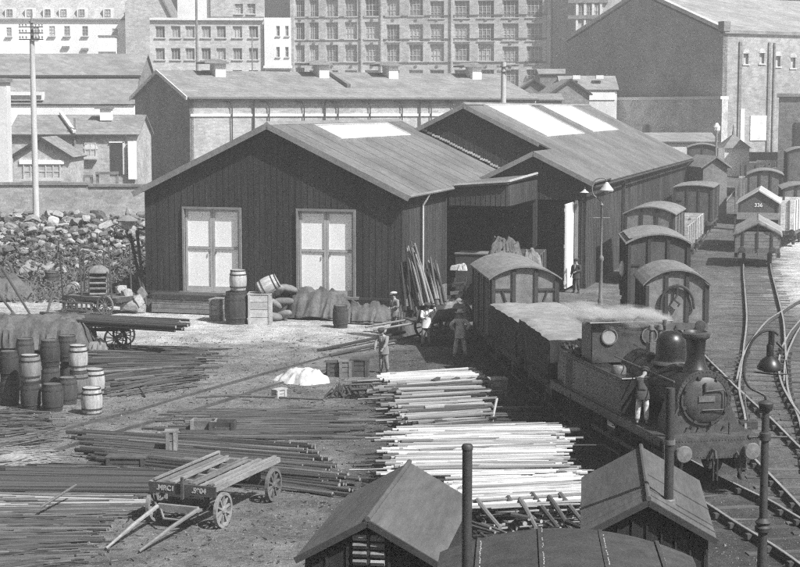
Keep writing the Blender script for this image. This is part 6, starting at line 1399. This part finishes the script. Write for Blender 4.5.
o, L_, rz_ = roofhut('black hut with creased felt roof beside the engine at the bottom right', (648.5, 499), (640.8, 446.6), 1.1, 3.0, 2.38, 0)
m = MB()
for k in range(9): x = -.95+k*.235; m.box((x, .105, (3.0-abs(x)*.56-.2)/2), (.03, .03, 3.0-abs(x)*.56-.24))
m.build('cover_strips', 'tar', o, kind='stuff')
n_ = V((.56, 0, 1)).normalized()
m = MB()
for yy in (.35, .75, 1.9): m.bar((.05, yy, 3.0-.03+.012), (1.1, yy+.02, 2.38+.012), .06, .02, up=n_)
for yy in (.4, .8): m.bar((-.05, yy, 3.0-.03+.012), (-1.1, yy+.02, 2.38+.012), .05, .02, up=(-.56, 0, 1))
m.build('felt_laps', 'huttop', o, kind='stuff')
m = MB(); m.tube([(1.06, .05, 2.34), (1.06, L_, 2.34)], .04, 6); m.build('gutter', 'darktrim', o)
sp = on_z(668.7, 494, 2.92)
t_ = thing('stove_pipe', 'tall black iron stove pipe on the hut roof in front of the engine', 'stove pipe', (sp.x, sp.y, 2.72)); zt = on_Y(672, 388, sp.y).z-2.72
m = MB(); m.tube([(0, 0, -.1), (.0, 0, zt)], .078, 14); m.build('pipe', 'iron', t_, True)
m = MB(); m.lathe([(.12, -.02), (.115, .1), (.095, .12)], 14); m.build('collar', 'ironlight', t_, True)
m = MB(); m.lathe([(.095, zt-.95), (.095, zt-.87)], 14); m.build('band', 'ironlight', t_, True)
# curved felt roof, nearest
o = thing('curved_roof_shed', 'dark curved felt roof with pale dotted seams at the bottom edge', 'shed', at(566, 21.2, 4), R(-4))
RW2, RL2, RZt, RI = 3.35, 8.0, 3.76, .36
ar = arcz(RW2, RI, 24); 
m = MB(); q = [(p, RZt-RI+z_) for p, z_ in ar]
m.prism(q+[(p, z_-.06) for p, z_ in reversed(q)], -RL2, .0); m.build('roof', 'feltdark', o)
m = MB(); m.prism([(-RW2/2+.12, 0), (RW2/2-.12, 0)]+[(p*.95, z_-.07) for p, z_ in reversed(q)], -RL2+.15, -.15); m.build('wall', 'tar', o)
m = MB(); rq = random.Random(2)
for xs in (-1.15, -.35, .45, 1.2):
    za = min(q, key=lambda t_: abs(t_[0]-xs))[1]+.012; m.bar((xs, 0, za-.004), (xs, -RL2, za-.004), .05, .012)
m.build('roof_seams', 'feltdark', o, kind='stuff')
m = MB()
for xs in (-1.12, -.32, .48, 1.23):
    za = min(q, key=lambda t_: abs(t_[0]-xs))[1]+.016
    for k in range(90):
        if rq.random() < .75: m.box((xs+rq.uniform(-.006, .006), -k*.085-.05, za), (.014, rq.uniform(.02, .05), .008))
m.build('seam_nails', 'offwhite', o, kind='stuff')
sp = at(467, 19.7, 4.2)
t_ = thing('stove_pipe', 'black capped stove pipe rising through the curved roof in front of the bright laths', 'stove pipe', (sp.x, sp.y, 3.4)); zt = on_Y(467, 447, 19.7).z-3.4
m = MB(); m.tube([(0, 0, 0), (0, 0, zt)], .062, 16); m.build('pipe', 'iron', t_, True)
m = MB(); m.lathe([(.07, zt-.03), (.072, zt+.01), (.055, zt+.035), (.02, zt+.04)], 16); m.build('cap', 'iron', t_, True)

# ================================================================== PEOPLE
def skin_obj(name, joints, bones, mname, parent=None, sub=2):
    idx = {k: i for i, k in enumerate(joints)}; me = bpy.data.meshes.new(name)
    me.from_pydata([tuple(v_[:3]) for v_ in joints.values()], [(idx[a], idx[b_]) for a, b_ in bones], []); o = link(name, me, parent); me.materials.append(M[mname])
    o.modifiers.new('skin', 'SKIN'); 
    if not me.skin_vertices: bpy.context.view_layer.objects.active = o
    sv = me.skin_vertices[0].data
    for k, v_ in joints.items():
        r_ = v_[3]; sv[idx[k]].radius = (r_, r_ if len(v_) < 5 else v_[4]); sv[idx[k]].use_root = (idx[k] == 0)
    s_ = o.modifiers.new('sub', 'SUBSURF'); s_.levels = sub; s_.render_levels = sub
    o.modifiers['skin'].use_smooth_shade = True
    return o
def person(label, loc, rz, H=1.72, lean=0., turn=0, arms=('down', 'down'), legs=0.12, coat='coat', trs='trousersdark', hat='cap', capm='cap', shirt=None, step=.0, apron=None):
    """local front is -y"""
    k = H/1.72; root = thing('person', label, 'person', loc, rz)
    root.scale = (k, k, k)
    ln = R(lean)
    def tp(x, y, z):   # bend the trunk about the hips
        zz = z-.92; return (x, y*cos(ln)-zz*sin(ln), .92+zz*cos(ln)+y*sin(ln)*0)
    J = {}
    J['pelvis'] = (0, 0, .93, .13, .105); J['waist'] = (*tp(0, .0, 1.1), .125, .095); J['chest'] = (*tp(0, .0, 1.3), .15, .105); J['neckb'] = (*tp(0, .01, 1.44), .075, .07)
    J['neck'] = (*tp(0, -.01, 1.5), .055); J['jaw'] = (*tp(0, -.03, 1.575), .072, .08); J['crown'] = (*tp(0, -.01, 1.66), .085, .09); J['top'] = (*tp(0, 0, 1.7), .05)
    J['nose'] = (*tp(0, -.115, 1.6), .014); 
    B = [('pelvis', 'waist'), ('waist', 'chest'), ('chest', 'neckb'), ('neckb', 'neck'), ('neck', 'jaw'), ('jaw', 'crown'), ('crown', 'top'), ('jaw', 'nose')]
    A = {'down': ((.24, .02, 1.16), (.26, -.06, .91)), 'hips': ((.36, .08, 1.2), (.22, -.02, 1.02)), 'forward': ((.24, -.1, 1.18), (.18, -.34, 1.16)), 'belly': ((.25, .0, 1.17), (.1, -.2, 1.1)), 'reach': ((.22, -.14, 1.3), (.16, -.4, 1.36)), 'low': ((.22, -.2, 1.16), (.17, -.42, 1.0)), 'up': ((.28, -.12, 1.42), (.2, -.28, 1.62))}
    for si, sd_ in ((-1, 'L'), (1, 'R')):
        e, w_ = A[arms[0 if si < 0 else 1]]
        J['sh'+sd_] = (*tp(si*.185, .01, 1.4), .062); J['el'+sd_] = (*tp(si*e[0], e[1], e[2]), .042); J['wr'+sd_] = (*tp(si*w_[0], w_[1], w_[2]), .028)
        B += [('neckb', 'sh'+sd_), ('sh'+sd_, 'el'+sd_), ('el'+sd_, 'wr'+sd_)]
        E, W_ = V(J['el'+sd_][:3]), V(J['wr'+sd_][:3]); d = (W_-E).normalized(); sv_ = d.cross(V((0, 1, .2))).normalized(); pal = W_+d*.05
        J['pa'+sd_] = (*pal, .03, .02); B.append(('wr'+sd_, 'pa'+sd_))
        for f_ in range(4):
            o_ = (f_-1.5)*.019; b0 = pal+d*.035+sv_*o_; b1 = b0+d*(.035+.006*(f_ in (1, 2))); b2 = b1+(d*.7+V((0, -.5, 0))).normalized()*.028
            for n_, q in (('a', b0), ('b', b1), ('c', b2)): J[f'f{f_}{n_}{sd_}'] = (*q, .0088)
            B += [('pa'+sd_, f'f{f_}a{sd_}'), (f'f{f_}a{sd_}', f'f{f_}b{sd_}'), (f'f{f_}b{sd_}', f'f{f_}c{sd_}')]
        t1 = W_+d*.03-sv_*si*.035; t2 = t1+(d*.8-sv_*si*.5).normalized()*.035
        J['t1'+sd_] = (*t1, .011); J['t2'+sd_] = (*t2, .0095); B += [('wr'+sd_, 't1'+sd_), ('t1'+sd_, 't2'+sd_)]
        st_ = step*si; J['hip'+sd_] = (si*.09, 0, .88, .09); J['kn'+sd_] = (si*(.09+legs*.2), -.03+st_*.5, .5, .058); J['an'+sd_] = (si*(.09+legs*.4), .03+st_, .1, .04); J['he'+sd_] = (si*(.09+legs*.4), .05+st_, .05, .042); J['to'+sd_] = (si*(.1+legs*.5), -.14+st_, .04, .036)
        B += [('pelvis', 'hip'+sd_), ('hip'+sd_, 'kn'+sd_), ('kn'+sd_, 'an'+sd_), ('an'+sd_, 'he'+sd_), ('he'+sd_, 'to'+sd_)]
    skin_obj('body', J, B, 'skin', root)
    def grow(names, f_, add): return {n_: (*J[n_][:3], *[q*f_+add for q in J[n_][3:]]) for n_ in names}
    top = grow(['waist', 'pelvis', 'chest', 'neckb', 'shL', 'elL', 'wrL', 'shR', 'elR', 'wrR'], 1.15, .022)
    top['waist'] = (*J['waist'][:3], .168, .135); top['pelvis'] = (0, 0, .93, .15, .12)
    skin_obj('jacket', top, [('waist', 'pelvis'), ('waist', 'chest'), ('chest', 'neckb'), ('neckb', 'shL'), ('shL', 'elL'), ('elL', 'wrL'), ('neckb', 'shR'), ('shR', 'elR'), ('elR', 'wrR')], coat, root)
    tr_ = grow(['pelvis', 'hipL', 'knL', 'anL', 'hipR', 'knR', 'anR'], 1.1, .026)
    tr_['pelvis'] = (0, 0, .9, .1, .09)
    for sd_ in 'LR': q = tr_['hip'+sd_]; tr_['hip'+sd_] = (q[0], q[1], .82, .092)
    m = MB()   # skirt of the jacket, hanging open over the hips
    for j, (z, a, b_) in enumerate(((1.2, .15, .118), (1.08, .172, .138), (.95, .19, .152), (.84, .2, .162), (.74, .208, .17), (.735, .19, .15))):
        for k_ in range(20):
            t_ = 2*pi*k_/20; wv = 1+.05*sin(t_*5+j)*(z < 1); m.v.append(tp(a*wv*cos(t_), b_*wv*sin(t_), max(z, .93)) if z > .93 else (a*wv*cos(t_), b_*wv*sin(t_), z))
    for j in range(5):
        for k_ in range(20): m.f.append((j*20+k_, j*20+(k_+1) % 20, j*20+20+(k_+1) % 20, j*20+20+k_))
    m.build('jacket_skirt', coat, root, True)
    skin_obj('trousers', tr_, [('pelvis', 'hipL'), ('hipL', 'knL'), ('knL', 'anL'), ('pelvis', 'hipR'), ('hipR', 'knR'), ('knR', 'anR')], trs, root)
    for sd_ in 'LR':
        an, to, he = J['an'+sd_], J['to'+sd_], J['he'+sd_]; q = {'he': (*he[:3], .052), 'an': (*an[:3], .05), 'to': (to[0], to[1]-.01, to[2]+.004, .045)}
        skin_obj('boot', q, [('he', 'an'), ('he', 'to')], 'boot', root, 1)
    c = V(J['crown'][:3]); tl = Matrix.Rotation(ln, 3, 'X')
    m = MB(); m.lathe([(.104, -.03), (.112, .02), (.09, .075), (.04, .1), (.01, .103)], 14); m.v = [tuple(tl @ V((a, b_*1.08+.012, z+.0))+c) for a, b_, z in m.v]; m.build('hair', 'hair', root, True)
    m = MB()
    if hat == 'cap':
        m.lathe([(.112, .02), (.14, .05), (.135, .085), (.06, .115), (.01, .118)], 16); m.prism([(.1*cos(a), -.1*sin(a)*1.6-.02) for a in [pi*i/8 for i in range(9)]], .022, .034, 'XY')
    else:
        m.lathe([(.105, .015), (.2, .02), (.2, .032), (.112, .04), (.11, .11), (.09, .14), (.01, .145)], 18)
    m.v = [tuple(tl @ V((a, b_*1.05, z))+c) for a, b_, z in m.v]; m.build('hat', capm, root, True)
    for s_ in (-1, 1):
        m = MB(); e = tl @ V((s_*.034, -.098, -.035))+c; m.lathe([(.004, -.006), (.011, 0), (.004, .006)], 8, e, 'Y'); m.build('eye', 'boot', root)
    for s_ in (-1, 1):   # collar and turned down lapels
        m = MB(); m.bar(tp(s_*.03, -.14, 1.25), tp(s_*.075, -.1, 1.46), .05, .02, up=(0, 1, 0)); m.build('lapel', coat, root)
    if shirt:
        m = MB(); n_ = V(J['neckb'][:3]); m.prism([(-.06, .07), (.06, .07), (0, -.2)], -.155, -.13); m.v = [tuple(V(tp(a, b_+.0, 1.4+z))) for a, b_, z in m.v]; m.build('shirt_front', shirt, root)
    return root
p = P0(395, 334); person('man in pale flat cap and jacket standing before the upright pole bundles', p, R(-55), 1.74, 4, arms=('belly', 'belly'), coat='coatgrey', trs='trousers', capm='caplight')
p = P0(384, 373); person('stooping man in grey coat with white collar beside the crates, seen from the side', p, R(-25), 1.62, 16, arms=('low', 'low'), coat='coatgrey', trs='coatgrey', shirt='shirt', hat='cap', capm='coat')
p = P0(426, 345); person('man in white shirt sleeves and dark waistcoat working at the bundle cart', (p.x, p.y-.35, p.z), R(15), 1.72, 14, arms=('forward', 'up'), coat='shirt', trs='coatgrey', capm='coat')
p = P0(460, 357.5); person('man seen from behind in loose jacket and pale brimmed hat, hands on hips', p, R(178), 1.76, 2, arms=('hips', 'hips'), coat='coatpale', trs='coatpale', hat='brim', capm='caplight', legs=.3)
p = P0(576, 293); person('man in black suit standing by the white door leaf of the open shed', p, R(-35), 1.72, 3, arms=('down', 'belly'), coat='coat', trs='coat', shirt='shirt', hat='cap', capm='coat')
p = on_z(642, 423, 1.49); person('engine man in dark jacket and pale oily trousers leaning over the side tank', (p.x, p.y, 1.46), R(165), 1.5, 44, arms=('forward', 'low'), coat='coat', trs='trouserslight', hat='cap', capm='coat')
# ================================================================== HAZE
hz = bpy.data.materials.new('haze_air'); hz.use_nodes = True; t = hz.node_tree; t.nodes.remove(t.nodes['Principled BSDF'])
pv = t.nodes.new('ShaderNodeVolumePrincipled'); pv.inputs['Color'].default_value = (.97, .97, .97, 1); pv.inputs['Density'].default_value = .0010; pv.inputs['Anisotropy'].default_value = .1
t.links.new(pv.outputs[0], t.nodes['Material Output'].inputs['Volume'])
m = MB(); m.box((0, 140, 19), (620, 360, 40)); m.build('haze', hz, None, kind='stuff')
